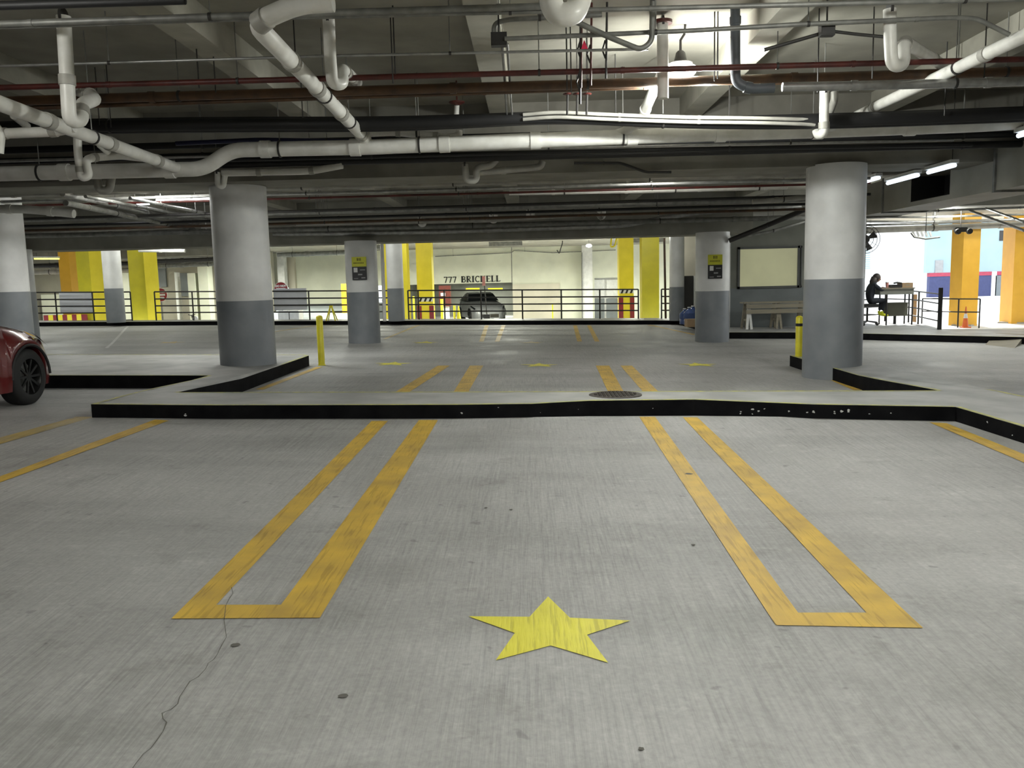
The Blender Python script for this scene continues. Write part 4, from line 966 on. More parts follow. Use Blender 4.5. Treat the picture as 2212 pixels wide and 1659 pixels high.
# desk : lectern-like counter
dx0, dx1 = pk(1893, 630).x, pk(1968, 630).x; zt0 = pk(1920, 622).z; zt1 = pk(1920, 636).z
t = thing('desk', 'grey attendant desk on thin dark legs facing the street', 'desk', ((dx0 + dx1) / 2, PY, zfl))
MB().box((dx0, PY - .25, zt0 - .03), (dx1, PY + .35, zt0)).build('desktop', M['wood'], t)
MB().box((dx0 + .02, PY - .22, zt1), (dx1 - .02, PY + .3, zt0 - .03)).build('drawer_box', M['wallg'], t)
for x in (dx0 + .22, dx1 - .04):
    for yy in (PY - .2, PY + .28): MB().tube([(x, yy, zfl), (x, yy, zt1)], .022, 8).build('leg', M['steelblk'], t)
# side box upright on the desk
a, b = pk(1946, 611), pk(1968, 634)
t2 = thing('cardboard_box', 'tall brown box standing at the street end of the desk', 'box', (a.x, PY, zt0)); MB().box((a.x, PY - .1, zt0), (b.x, PY + .25, a.z)).build('carton', M['card'], t2); MB().box((a.x + .1, PY - .104, zt0 + .05), (b.x - .1, PY - .1, a.z - .05)).build('printed_patch', M['wood'], t2)
a, b = pk(1923, 610), pk(1945, 624); t2 = thing('desk_phone', 'dark telephone console on the desk', 'phone', (a.x, PY, zt0)); MB().box((a.x, PY - .1, zt0), (b.x, PY + .12, zt0 + .09)).build('console', M['dark'], t2); MB().tube([(a.x + .05, PY - .12, zt0 + .13), ((a.x + b.x) / 2, PY - .12, zt0 + .15), (b.x - .03, PY - .12, zt0 + .13)], .025, 8).build('handset', M['dark'], t2)
c = pk(1913, 620) + V((.02, -.05, 0)); t2 = thing('cup', 'pink cup standing on the desk by the person', 'cup', (c.x, c.y, zt0)); MB().lathe((c.x, c.y, zt0), [(.03, 0), (.045, .15)], 16).build('cup_body', M['pink'], t2); MB().lathe((c.x, c.y, zt0 + .15), [(.048, 0), (.048, .02)], 16).build('lid', M['white'], t2)
# grey box below the desk hung on the rail
a, b = at(1915, 654, 24.2), at(1957, 682, 24.2); t2 = thing('storage_box', 'olive grey storage box beneath the desk on a stand', 'box', (a.x, 24.2, zfl)); MB().box((a.x, 24.1, b.z), (b.x, 24.45, a.z - .03)).build('tub', M['box'], t2); MB().box((a.x - .02, 24.08, a.z - .03), (b.x + .02, 24.47, a.z)).build('lid', M['box'], t2); MB().tube([((a.x + b.x) / 2, 24.28, zfl), ((a.x + b.x) / 2, 24.28, b.z)], .04, 10).build('stand', M['steelblk'], t2)
# wall fan at the column
fc = at(1868, 517, 18.5); t = thing('cage_fan', 'black caged fan hanging just past the thick column', 'fan', fc)
MB().lathe(fc, [(.09, -.05), (.1, 0), (.09, .12)], 16, 'y').build('motor', M['dark'], t)
for r_ in (.16, .24, .30):
    MB().tube([(fc.x + r_ * math.cos(2 * PI * k / 24), fc.y - .07, fc.z + r_ * math.sin(2 * PI * k / 24)) for k in range(25)], .006, 5, False).build('cage_ring', M['dark'], t)
for k in range(12): MB().tube([(fc.x, fc.y - .09, fc.z), (fc.x + .3 * math.cos(k * PI / 6), fc.y - .07, fc.z + .3 * math.sin(k * PI / 6))], .004, 4).build('cage_wire', M['dark'], t)
for k in range(4):
    a_ = k * PI / 2 + .4; MB().add([(fc.x, fc.y - .03, fc.z), (fc.x + .26 * math.cos(a_ - .3), fc.y - .05, fc.z + .26 * math.sin(a_ - .3)), (fc.x + .26 * math.cos(a_ + .35), fc.y, fc.z + .26 * math.sin(a_ + .35))], [(0, 1, 2), (2, 1, 0)]).build('blade', M['dark'], t)
MB().tube([fc + V((0, .05, 0)), (fc.x, fc.y + .05, 3.5)], .02, 8).build('drop_rod', M['dark'], t)

# ------------------------------------------------------------------ red car
def car(cy, xr_, z0, paint, label):
    cy, xr_, z0 = cy, xr_, z0       # front wheel centre y, right side x, ground
    hw = .92; cx_ = xr_ - hw; L = 4.6; yn = cy + .86; wr = .335; yr = cy - 2.65
    t = thing('car', label, 'car', (cx_, cy - 1.3, z0))
    def zu(y):
        s = yn - y    # distance from nose
        return lerp_tab(s, [(0, .52), (.05, .60), (.15, .70), (.35, .80), (.7, .89), (1.1, .96), (1.6, 1.02), (1.85, 1.05), (2.0, 1.06), (3.9, 1.10), (4.3, 1.05), (4.55, .9), (4.6, .6)])
    def wd(y):
        s = yn - y; return lerp_tab(s, [(0, .50), (.06, .62), (.2, .76), (.4, .85), (.7, .905), (1.0, .92), (3.6, .92), (4.2, .88), (4.5, .78), (4.6, .6)])
    def zl(y):
        b_ = .20
        for c in (cy, yr):
            d = abs(y - c); R_ = wr + .045
            if d < R_: b_ = max(b_, wr + math.sqrt(R_ * R_ - d * d))
        return b_
    stn = sorted(set([yn - L * i / 100 for i in range(101)] + [c + (wr + .045) * k for c in (cy, yr) for k in (-1, -.999, -.97, -.9, -.75, -.5, 0, .5, .75, .9, .97, .999, 1)]))
    ringn = None; vs = []; rings = []
    for y in stn:
        z1, w_, b_ = zu(y), wd(y), zl(y); sh = z1 - .10
        flare = .015 if min(abs(y - cy), abs(y - yr)) < .5 else 0
        half = [(w_ * .98 + flare, b_), (w_ + flare, b_ + (sh - b_) * .25), (w_ + flare, b_ + (sh - b_) * .55), (w_ * .975, b_ + (sh - b_) * .82), (w_ * .93, sh + .03), (w_ * .84, z1 - .01), (w_ * .6, z1 - .005), (w_ * .3, z1 + .012), (0, z1 + .018)]
        ring_ = [(cx_ + x, y, z0 + z) for x, z in half] + [(cx_ - x, y, z0 + z) for x, z in reversed(half[:-1])]
        rings.append(ring_)
    mbx = MB(); n = len(rings[0])
    for r_ in rings: mbx.v += r_
    for i in range(len(rings) - 1):
        for j in range(n):
            k = (j + 1) % n; mbx.f.append((i * n + j, i * n + k, (i + 1) * n + k, (i + 1) * n + j)); mbx.m.append(0)
    mbx.f.append(tuple(range(n))); mbx.m.append(0); mbx.f.append(tuple(range((len(rings) - 1) * n + n - 1, (len(rings) - 1) * n - 1, -1))); mbx.m.append(0)
    bdy = mbx.build('body', M[paint], t, smooth=True)
    # greenhouse
    G = MB(); secs = []
    for s, z, w_ in [(1.75, 1.06, .80), (2.35, 1.42, .66), (2.9, 1.50, .62), (3.5, 1.46, .60), (4.25, 1.10, .66)]:
        y = yn - s; secs.append([(cx_ - .84 * (w_ / w_) if False else cx_ - .84, y, z0 + 1.05), (cx_ - w_, y, z0 + z), (cx_ + w_, y, z0 + z), (cx_ + .84, y, z0 + 1.05)])
    for r_ in secs: G.v += r_
    for i in range(4):
        for j in range(3): G.f.append((i * 4 + j, i * 4 + j + 1, i * 4 + 4 + j + 1, i * 4 + 4 + j)); G.m.append(1 if (j == 1 and i in (1, 2)) else 0)
    G.build('greenhouse', [M['glassk'], M[paint]], t, 'dark glass cabin')
    for sgn in (-1, 1):
        for yy in (cy, yr):
            X = cx_ + sgn * .80; o = MB()
            prof = [(.215, .115), (.25, .12), (.305, .115), (.33, .09), (.335, .05), (.335, -.05), (.33, -.09), (.30, -.11), (.215, -.11)]
            wh = MB().lathe((X, yy, z0 + wr), [(r_, h_ * 1.0) for r_, h_ in prof], 48, 'x', cap=False).build('wheel', M['tyre'], t, 'black tyre', smooth=True)
            wh_r = MB().lathe((X, yy, z0 + wr), [(.222, .105), (.215, .09), (.205, .03), (.205, -.10)], 40, 'x', cap=False).build('rim', M['rim'], wh, smooth=True)
            MB().lathe((X, yy, z0 + wr), [(.19, -.02), (.19, 0)], 30, 'x').build('brake_disc', M['conduit'], wh)
            sp = MB()
            for k in range(10):
                a_ = k * PI / 5; d = V((0, math.cos(a_), math.sin(a_))); c = V((X + sgn * .08, yy, z0 + wr)); sp.bar(c + d * .03, c + d * .21 + V((sgn * .01, 0, 0)), .02, .028)
            sp.lathe((X + sgn * .07, yy, z0 + wr), [(.05, -.01), (.05, .02)], 16, 'x'); sp.build('spokes', M['rim'], wh)
    # arch liners (dark lining around the front wheel), headlamp, bumper trim
    for sgn in (-1, 1):
        for yy in (cy, yr):
            ar = MB(); pts = [(cx_ + sgn * (wd(yy) + .012), yy + (wr + .045) * math.cos(a_), z0 + wr + (wr + .045) * math.sin(a_)) for a_ in [PI * k / 16 for k in range(17)]]
            ar.tube(pts, .018, 6); ar.build('arch_moulding', M['tyre'], t)
        hl = MB(); q = []
        for s_, zz, xx in [(.16, .64, .74), (.62, .80, .885), (.70, .86, .85), (.22, .72, .70)]: q.append((cx_ + sgn * (xx + .012), yn - s_, z0 + zz))
        hl.add(q, [(0, 1, 2, 3) if sgn > 0 else (3, 2, 1, 0)]); hl.build('headlamp', M['glassk'], t)
    MB().box((cx_ - .45, yn - .02, z0 + .25), (cx_ + .45, yn + .01, z0 + .42)).build('lower_grille', M['trimk'], t)
    return t
car(9.75, -5.97, zf(-6.0, 9.7), 'carred', 'dark red car nosed in beside the round column, front wheel in view')
M['silver'] = mat('silver_car_paint', (.30, .31, .32), .3, .3)
c_ = at(1040, 650, BY + 2.2)
t_ = car(0, 0, 0, 'silver', 'silver grey car coming up the entrance ramp toward the lettered wall')
t_.rotation_euler = (0, 0, PI + .25); t_.location = (c_.x, BY + 2.4, LZ)

# ------------------------------------------------------------------ duct with dark opening
DX = 7.0
t = thing('air_duct', 'long rectangular air duct overhead with a dark square opening', 'duct', (DX, 14, 2.65))
def dq(px): return DX / ((ray(px, 400).x) / (ray(px, 400).y))
y_op0, y_op1 = dq(2052), dq(1968)
for (ya, yb) in [(8.5, y_op0), (y_op1, 19.0)]:
    MB().box((DX, ya, 2.66), (DX + .9, yb, 3.28)).build('duct_section', M['duct'], t)
MB().box((DX, y_op0, 2.66), (DX + .9, y_op1, 2.74)).build('duct_floor', M['duct'], t); MB().box((DX, y_op0, 3.2), (DX + .9, y_op1, 3.28)).build('duct_top', M['duct'], t); MB().box((DX + .6, y_op0, 2.74), (DX + .9, y_op1, 3.2)).build('duct_cavity', M['duct_in'], t, 'interior of the opening, its shade painted near black'); MB().box((DX + .004, y_op1 - .01, 2.74), (DX + .6, y_op1 + .004, 3.2)).build('shade_liner', M['duct_in'], t); MB().box((DX + .004, y_op0 - .004, 2.74), (DX + .6, y_op0 + .01, 3.2)).build('shade_liner', M['duct_in'], t); MB().box((DX + .004, y_op0, 2.735), (DX + .6, y_op1, 2.75)).build('shade_liner', M['duct_in'], t)  # near-black boxes put the shade inside the opening into its colour
for y in (9.9, 11.4, 12.9, 16.9, 18.2): MB().box((DX - .03, y, 2.63), (DX + .93, y + .05, 3.31)).build('flange', M['conduit'], t)
for y in (10.5, 14.3, 18): MB().tube([(DX - .02, y, 3.28), (DX - .02, y, 3.55 if y > 13.5 else SLAB)], .01, 5).build('hanger_rod', M['dark'], t)
# fluorescent strips in line above the duct
def strip_lamp(label, p, q, mt='tubec', lit=True, w_=.06, hang=True, ceil=SLAB):
    p, q = V(p), V(q); t = thing('strip_light', label, 'light', p)
    MB().bar(p + V((0, 0, .06)), q + V((0, 0, .06)), .12, .05).build('housing', M['white'] if lit else M['conduit'], t)
    MB().tube([p, q], w_ / 2, 8).build('tube', M[mt] if lit else M['pvc'], t)
    for f in (.1, .9):
        c = p.lerp(q, f); MB().tube([c + V((0, 0, .08)), (c.x, c.y, ceil)], .006, 5).build('hanger_rod', M['dark'], t)
X_ = 6.2
def onx(px, py):
    d = ray(px, py); return CAM + d * (X_ / d.x)
for a, b, lab in (((1866, 393), (1899, 385), 'cool lit tube nearest the thick column in the line above the duct'), ((1918, 373), (1984, 356), 'cool lit tube, middle of the line above the duct'), ((2006, 343), (2064, 326), 'cool lit tube farther along the line above the duct'), ((2200, 292), (2290, 268), 'cool lit tube at the frame edge above the duct')):
    p, q = onx(*a), onx(*b); p.z = q.z = min((p.z + q.z) / 2, 3.0 if 12.9 < (p.y + q.y) / 2 < 14.5 else 9)
    strip_lamp(lab, p, q, ceil=3.1 if 12.9 < q.y < 14.5 else (3.55 if q.y > 14 else SLAB))
# hanging lamps
# pendant HID
def pendant(pp, label, ceil=SLAB, group=None):
    t = thing('pendant_lamp', label, 'lamp', pp, group)
    MB().lathe(pp, [(.03, -.12), (.10, -.10), (.16, -.04), (.17, .015), (.12, .045)], 24).build('lit_glass', M['lit'], t, 'glaring white glass', smooth=True)
    MB().lathe(pp, [(.12, .045), (.13, .06), (.07, .09), (.05, .17), (.03, .19)], 24, cap=False).build('reflector', M['dark'], t, smooth=True)
    MB().tube([pp + V((0, 0, .17)), pp + V((0, 0, .3)), pp + V((.04, 0, .36)), (pp.x + .05, pp.y, ceil)], .014, 8).build('stem', M['dark'], t)
pp = at(1470, 150, 9.3)
pendant(pp, 'blazing pendant lamp hanging among the pipes')
for dx in (-.27, .27): lamp_light('pendant_or_fill_light', pp + V((dx, 0, -.24)), 125, .05, NEUT, 'POINT')
# tube above the scooter side
def xlamp(px0, px1, py, Y, label, mt='tube', ceil=3.55, housing=True):
    a, b = at(px0, py, Y), at(px1, py, Y); b.z = a.z = (a.z + b.z) / 2; strip_lamp(label, a, b, mt, ceil=ceil, w_=.07)
xlamp(338, 470, 431, 16.6, 'lit white tube beside the top of the thick column')
xlamp(243, 322, 440, 18.5, 'shorter lit tube behind the diagonal conduits', ceil=3.55)
for (x, y, z, e) in NEAR_FILL_LAMPS: pendant(V((x, y, z)), 'unseen pendant lamp added over the near stalls for its light', group='added lamps over the near stalls')
for (x, y, z, e) in FAR_FILL_LAMPS:
    t = thing('strip_light', 'long strip light added high over the far lane to brighten it', 'light', (x, y, z), 'added strip lights over the far lane')
    MB().box((x - .7, y - .15, z - .055), (x + .7, y + .15, 3.1)).build('housing', M['conduit'], t)
for (x, y, z, e), lb in zip(HANG_FILL_LAMPS, ('added pendant lamp hidden behind the beam by the thick column', 'added pendant lamp hidden behind the beam over the middle stalls', 'added pendant lamp over the aisle past the duct')): pendant(V((x, y, z)), lb, 3.55)
yb = at(60, 558, 34); strip_lamp('lit tube glowing yellow beyond the low beam', at(74, 559, 32), at(128, 559, 32), 'tubey', ceil=3.1)  # emission stands in for yellow light falling on a pipe
for o in [bpy.data.objects[n] for n in bpy.data.objects.keys() if n.startswith('tube')][-1:]: pass

# ------------------------------------------------------------------ overhead pipes, near bay
Z = lambda px, py, Y: at(px, py, Y).z
pipe('sprinkler_main', 'dark red sprinkler pipe, highest of the coloured pipes, crossing the whole ceiling', M['red'], .028, [(-60, 190, 8.6), (2280, 127, 8.6)], coup=2.6, hang=[.15, .34, .52, .66, .9])
pipe('rusty_main', 'thick rust brown pipe crossing the whole ceiling below the dark red one', M['rust'], .05, [(-60, 221, 9.2), (2280, 152, 9.2)], coup=3.2, hang=[.1, .3, .55, .8])
pipe('rusty_branch', 'thin rust red pipe running just under the thick brown one', M['rust'], .026, [(-60, 240, 9.3), (1420, 187, 9.3)], coup=2.0)
pipe('rusty_branch', 'brown pipe running under the thick one past the slate grey riser', M['rust'], .035, [(1600, 178, 9.35), (2280, 165, 9.35)], coup=2.2)
pipe('thin_conduit', 'thin pale conduit crossing above the red pipe', M['galv'], .013, [(-40, 145, 8.3), (700, 121, 8.3), (1400, 106, 8.3)], hang=[.2, .45, .8], cat='conduit', coup=2.9)
pipe('thin_conduit', 'twin conduit at the very top, passing behind the white elbow', M['conduit'], .028, [(-40, 55, 7.2), (640, 30, 7.2), (1240, 12, 7.2)], coup=2.2, cat='conduit', hang=[.3, .62])
pipe('thin_conduit', 'lower of the two conduits near the top edge', M['conduit'], .020, [(-40, 62, 7.25), (600, 38, 7.25), (1180, 24, 7.25), (2280, 0, 7.25)], coup=2.4, cat='conduit', hang=[.2, .5, .75])
pipe('thin_conduit', 'long conduit from the junction box toward the frosted elbow bend', M['conduit'], .02, [(1090, 84, 7.6), (1500, 66, 7.6), (1720, 53, 7.6), (2060, 38, 7.6), (2110, 40, 7.6), (2180, 75, 7.6)], coup=2.1, cat='conduit', hang=[.3, .6])
pipe('thin_conduit', 'dark conduit looping out of the junction box', M['conduit'], .022, [(1068, 90, 7.7), (1066, 50, 7.7), (1100, 42, 7.7), (1300, 32, 7.7)], cat='conduit', hang=[.5])
pipe('thin_conduit', 'curved conduit sweeping up beside the dark red flange', M['conduit'], .024, [(1240, 45, 7.5), (1320, 82, 7.5), (1385, 108, 7.5), (1408, 90, 7.5), (1410, -10, 7.5)], rad=.12, cat='conduit', hang=[.97])
pipe('dark_rail', 'black strut at the upper corner', M['black'], .035, [(-40, 12, 6.9), (400, 0, 6.9)], cat='strut')
# junction box
def jbox(px, py, Y, s, label, m='dark'):
    c = at(px, py, Y); t = thing('junction_box', label, 'box', c); MB().box(c - V((s, .04, s * .8)), c + V((s, .04, s * .8))).build('housing', M[m], t); MB().box(c - V((s * .9, .046, s * .7)), c + V((s * .9, -.04, s * .7))).build('cover', M[m], t)
    MB().tube([c + V((0, 0, s * .8)), (c.x, c.y, SLAB)], .008, 5).build('hanger_rod', M['dark'], t)
jbox(1078, 86, 7.65, .07, 'dark junction box where several conduits meet'); jbox(1786, 66, 7.7, .06, 'dark junction box with two slanting conduits')
pipe('thin_conduit', 'slanting conduit dropping from the junction box', M['dark'], .016, [(1775, 72, 7.8), (1720, 88, 7.8), (1650, 108, 7.8)], cat='conduit')
pipe('thin_conduit', 'slanting conduit leaving the junction box toward the white trap', M['dark'], .014, [(1800, 68, 7.8), (1850, 74, 7.8), (1912, 80, 7.8)], cat='conduit')
for x0, x1, lab in ((1085, 1106, 'first of two thin silver conduits by the rib'), (1096, 1110, 'second silver conduit, closer to the lamp')):
    pipe('thin_conduit', lab, M['galv'], .012, [(x0, 95, 8.2), (x0 + 10, 250, 10.4)], cat='conduit')
# white drains, near bay
pipe('drain_pipe', 'white drain pipe bending round an elbow and running back to the main drain', M['pvc'], .075, [(720, 4, 6.6), (645, 8, 6.6), (548, 50, 6.7), (590, 92, 7.0), (675, 180, 8.6), (790, 300, 11.0)], rad=.18, coup=1.0, cm=M['pvcd'], n=16, hang=[.6, .82])
pipe('drain_pipe', 'white drain pipe descending from the frame edge into the main drain', M['pvc'], .068, [(-60, 200, 6.9), (0, 224, 7.35), (385, 364, 11.0)], coup=1.1, cm=M['pvcd'], n=16, hang=[.4, .7])
pipe('drain_pipe', 'pale drain pipe slanting down beside a concrete rib toward the cables', M['pvc'], .06, [(2300, 30, 6.8), (2212, 78, 7.5), (1850, 250, 11.2)], coup=1.3, cm=M['pvcd'], n=16, hang=[.3, .65])
pipe('main_drain', 'long thick white drain pipe crossing in front of the deep beam', M['pvc'], .095, [(-80, 376, 11.0), (440, 365, 11.0), (500, 324, 11.0), (800, 318, 11.0), (960, 311, 11.0), (1500, 290, 11.0), (1800, 281, 11.0), (2130, 268, 11.0), (2290, 240, 10.9)], rad=.16, coup=1.25, cm=M['pvc'], n=18, hang=[.06, .2, .36, .45, .58, .7, .84])
pipe('drain_branch', 'white branch pipe curving off the main drain with a turned-up end', M['pvc'], .045, [(800, 288, 11.2), (850, 286, 11.2), (975, 297, 11.2), (992, 292, 11.2), (992, 282, 11.2)], rad=.08, collars=[.3, .7], cm=M['pvcd'], n=14, hang=[.5])
pipe('drain_branch', 'white vertical stub hidden behind the black cables below a red sprinkler', M['pvc'], .035, [(986, 250, 11.6), (987, 228, 11.6)], n=12)
pipe('drain_branch', 'bright white branch pipe beside the lamp joining the main drain', M['pvc'], .06, [(1428, 165, 9.2), (1410, 200, 9.7), (1385, 258, 10.6), (1350, 284, 10.95), (1325, 292, 11.0)], rad=.2, collars=[.55, .8], n=14)
pipe('drain_riser', 'straight white vertical pipe with a rounded foot beside the lamp', M['pvc'], .058, [(1431, 48, 8.9), (1432, 160, 8.9), (1432, 213, 8.9)], n=14, hang=[0])
f_ = at(1431, 48, 8.9); MB().lathe(f_, [(.1, -.015), (.1, .015)], 20).build('red_flange', M['red'], bpy.data.objects['drain_riser'], 'dark red flange', smooth=True)
def trap(label, down, u, tail, r, m='pvc', **k):
    return pipe('drain_trap', label, M[m], r, down + u + tail, n=16, cm=M['pvcd'], **{'hang': [0.0], **k})
trap('large white drain trap hanging beside the red pipe with a tall drop', [(137, 35, 7.6), (142, 120, 7.6)], [(150, 262, 7.6), (176, 262, 7.75), (176, 225, 7.9)], [(205, 215, 8.2), (190, 200, 8.8), (165, 195, 9.1)], .062, rad=.09, collars=[.2, .42, .75])
trap('white drain trap hanging between the red and the brown pipes', [(710, 40, 7.8), (713, 120, 7.8)], [(718, 182, 7.8), (741, 182, 7.9), (738, 150, 8.0)], [(752, 158, 8.6), (772, 178, 9.4)], .055, rad=.08, collars=[.5, .8])
trap('frosted drain trap with an upturned bend over the red pipe', [(1922, 20, 7.7), (1923, 80, 7.7)], [(1926, 142, 7.7), (1952, 142, 7.8), (1953, 90, 7.95)], [(1985, 110, 8.5), (2035, 140, 9.2), (2110, 138, 9.4)], .055, rad=.09, collars=[.3, .7])
trap('small white drain trap poking through the black cables', [(1781, 196, 10.2), (1780, 240, 10.2)], [(1780, 288, 10.2), (1768, 292, 10.4), (1762, 276, 10.6)], [(1800, 274, 10.9)], .055, rad=.07, collars=[.3])
pipe('drain_branch', 'frosted bent pipe leaning behind the small white trap', M['pvcd'], .045, [(1803, 198, 10.4), (1803, 215, 10.4), (1790, 250, 10.6)], n=12)
trap('big frosted pipe bend dipping into view at the top', [(1190, -60, 6.4), (1190, 10, 6.4)], [(1205, 34, 6.4), (1240, 30, 6.4), (1255, -5, 6.5)], [(1262, -60, 6.6)], .085, rad=.16)
trap('grey J-shaped drain trap below the descending drain pipe', [(166, 250, 9.6), (168, 330, 9.6)], [(176, 385, 9.6), (193, 380, 9.6), (184, 345, 9.6)], [(205, 340, 9.8), (260, 336, 10.1), (330, 344, 10.6)], .045, rad=.09, collars=[.3, .55])
pipe('drain_branch', 'white horizontal pipe leading left of the tall drop trap', M['pvc'], .05, [(-40, 290, 8.4), (20, 288, 8.4), (120, 284, 8.4), (160, 275, 8.4)], coup=.5, cm=M['pvcd'], n=14, hang=[.5])
pipe('drain_branch', 'stub of white pipe curving down at the frame edge', M['pvc'], .055, [(-15, 270, 8.0), (-2, 290, 8.0), (-6, 330, 8.0)], n=14)
pipe('drain_branch', 'short white pipe behind the descending drain pipe', M['pvc'], .04, [(215, 312, 9.8), (235, 330, 9.9)], n=12)
pipe('drain_branch', 'short dusty pipe below the upper end of the descending drain', M['pvcd'], .04, [(30, 250, 8.8), (58, 272, 9.2)], n=12)
trap('dusty U-bend hanging under the main drain beside the J-shaped trap', [(208, 375, 11.6)], [(214, 412, 11.6), (236, 412, 11.6), (242, 378, 11.6)], [], .055, 'pvcd', rad=.12)
trap('dusty drain trap under the beam near the middle of the ceiling', [(1004, 355, 12.4)], [(1008, 392, 12.4), (1030, 390, 12.4), (1028, 362, 12.4)], [(1060, 358, 12.4), (1072, 345, 12.4)], .05, 'pvcd', rad=.1)
pipe('drain_branch', 'dusty pipe along the beam ending in a round cap', M['pvcd'], .05, [(1035, 372, 12.5), (1100, 367, 12.5), (1168, 360, 12.5), (1172, 348, 12.5)], coup=.6, n=12)
pipe('drain_branch', 'pale pipe rising to a round end next to the thick column', M['pvc'], .05, [(480, 374, 12.3), (560, 372, 12.3), (670, 370, 12.3), (740, 357, 12.3)], coup=.9, cm=M['pvcd'], n=12)
trap('small trap hanging in front of the thick column top', [(470, 372, 12.2)], [(470, 400, 12.2), (482, 404, 12.2), (486, 380, 12.2)], [], .04, 'pvc', rad=.06)
pipe('drain_pipe', 'white capped pipe at the frame edge below the main drain', M['pvc'], .065, [(-60, 440, 13.0), (60, 452, 13.0), (160, 462, 13.0)], coup=.7, n=14, hang=[.7], slab=3.55)
# cables
for i, (dz, dy, lab) in enumerate([(0, 0, 'thickest black cable of the sagging bundle'), (8, .05, 'black cable lying lowest in the sagging bundle'), (-7, .06, 'black cable lying highest in the sagging bundle'), (3, .14, 'black cable hidden at the back of the bundle')]):
    pipe('power_cable', lab, M['black'], (.075, .055, .05, .06)[i], [(-80, 285 + dz, 10.4 + dy), (180, 272 + dz, 10.4 + dy), (500, 268 + dz, 10.4 + dy), (800, 268 + dz, 10.4 + dy), (1000, 262 + dz * .8, 10.4 + dy), (1200, 252 + dz * .6, 10.4 + dy), (1500, 265 + dz * .5, 10.4 + dy), (1750, 262 + dz, 10.4 + dy), (2000, 254 + dz, 10.4 + dy), (2290, 236 + dz, 10.4 + dy)], rad=1.0, cat='cable', hang=[.25, .6] if i == 0 else None)
for dz, lab in ((-9, 'upper grey strip standing in for lamp highlight on the sagging cables'), (1, 'lower grey strip standing in for lamp highlight on the sagging cables')):
    pipe('cable_highlight', lab, M['pvcd'], .022, [(1130, 257 + dz, 10.33), (1200, 251 + dz, 10.28), (1320, 257 + dz, 10.28), (1500, 263 + dz, 10.28), (1640, 264 + dz, 10.28), (1760, 268 + dz, 10.36)], rad=.8, cat='cable', collars=[.33, .6])  # pale strips paint the lamp's highlight along the black cables
for dz, r_, lab in ((298, .05, 'upper black pipe standing in for cables and shade behind the main drain'), (322, .045, 'middle black pipe standing in for cables and shade behind the main drain'), (343, .05, 'lower black pipe standing in for cables and shade under the main drain')):
    pipe('shadow_pipe', lab, M['black'], r_, [(-80, dz + 30, 12.3), (600, dz + 10, 12.3), (1200, dz - 6, 12.3), (2290, dz - 34, 12.3)], hang=[.3, .8])  # black runs added for dark conduits and the shade over the beam face
pipe('blue_cable', 'dark blue cable above the main drain', mat('blue_cable_rubber', (.01, .012, .06), .5), .03, [(380, 310, 11.4), (560, 302, 11.4), (800, 306, 11.4), (1200, 300, 11.4)], cat='cable', hang=[.4])
pipe('thin_conduit', 'silver conduit just under the main drain', M['galv'], .016, [(330, 341, 11.8), (834, 329, 11.8), (1440, 314, 11.8), (2060, 303, 11.8)], coup=2.4, hang=[.2, .5, .8], cat='conduit')
pipe('thin_conduit', 'black conduit shadowing the silver one under the main drain', M['black'], .03, [(380, 348, 11.9), (1440, 323, 11.9), (2100, 312, 11.9)], cat='conduit', hang=[.25, .7])
pipe('thin_conduit', 'silver conduit at the frame edge above the main drain', M['galv'], .02, [(-60, 352, 11.5), (80, 346, 11.5), (240, 342, 11.5)], cat='conduit')
# slate riser and galvanised run
pipe('slate_riser', 'slate grey vertical pipe turning horizontal beside the lamp', M['slate'], .05, [(1588, -30, 8.8), (1589, 178, 8.8), (1620, 192, 8.8), (1672, 190, 8.8)], rad=.07, collars=[.25, .8], n=14)
pipe('galvanised_pipe', 'dull silver pipe continuing from the slate riser to the frame edge', M['galv'], .045, [(1690, 188, 8.8), (1950, 183, 8.8), (2290, 176, 8.8)], coup=1.2, n=14, hang=[.3, .7])
# sprinkler drops with dark wheels
for (px, py0, py1, Y, lab) in [(1226, 205, 248, 9.6, 'first sprinkler drop left of the pink tag'), (1247, 205, 248, 9.6, 'sprinkler drop under the pink tag'), (1268, 205, 248, 9.6, 'third sprinkler drop past the pink tag')]:
    c = at(px, py0, Y); t = thing('sprinkler_drop', lab.replace('left of', 'before'), 'sprinkler', c); MB().tube([at(px, py0, Y), at(px - 1, py1, Y)], .012, 6).build('pipe_stub', M['dark'], t); MB().lathe(c, [(.04, 0), (.055, .01), (.04, .02)], 14).build('deflector', M['red'], t)
    MB().tube([c, (c.x, c.y, SLAB)], .006, 5).build('hanger_rod', M['dark'], t)
for i, (px, py0, py1, m_) in enumerate([(1258, 80, 190, 'red'), (1279, 90, 185, 'red'), (1312, 80, 170, 'dark'), (1256, 150, 225, 'dark')]):
    a = at(px, py0, 8.5); t = thing('hanging_rod', ['threaded rod holding the pink tag', 'threaded rod beside the pink tag', 'threaded rod ending in a chain clip', 'short threaded rod under the pink tag'][i], 'rod', a)
    MB().tube([V((a.x, a.y, SLAB)), at(px - 3, py1, 8.5)], .011, 6).build('rod', M[m_], t); MB().tube([a + V((-.02, 0, -.03)), a + V((-.05, 0, -.12)), a + V((-.02, 0, -.2))], .009, 6).build('clip', M['dark'], t)
c = at(1262, 97, 8.45); t = thing('pink_tag', 'bright pink ribbon tag tied to a threaded rod', 'tag', c)
MB().add([c + V((-.03, 0, -.04)), c + V((.04, 0, -.05)), c + V((.0, 0, .05)), c + V((-.03, .006, -.04)), c + V((.04, .006, -.05)), c + V((.0, .006, .05))], [(0, 1, 2), (5, 4, 3), (0, 3, 4, 1), (1, 4, 5, 2), (2, 5, 3, 0)]).build('ribbon', M['magenta'], t)
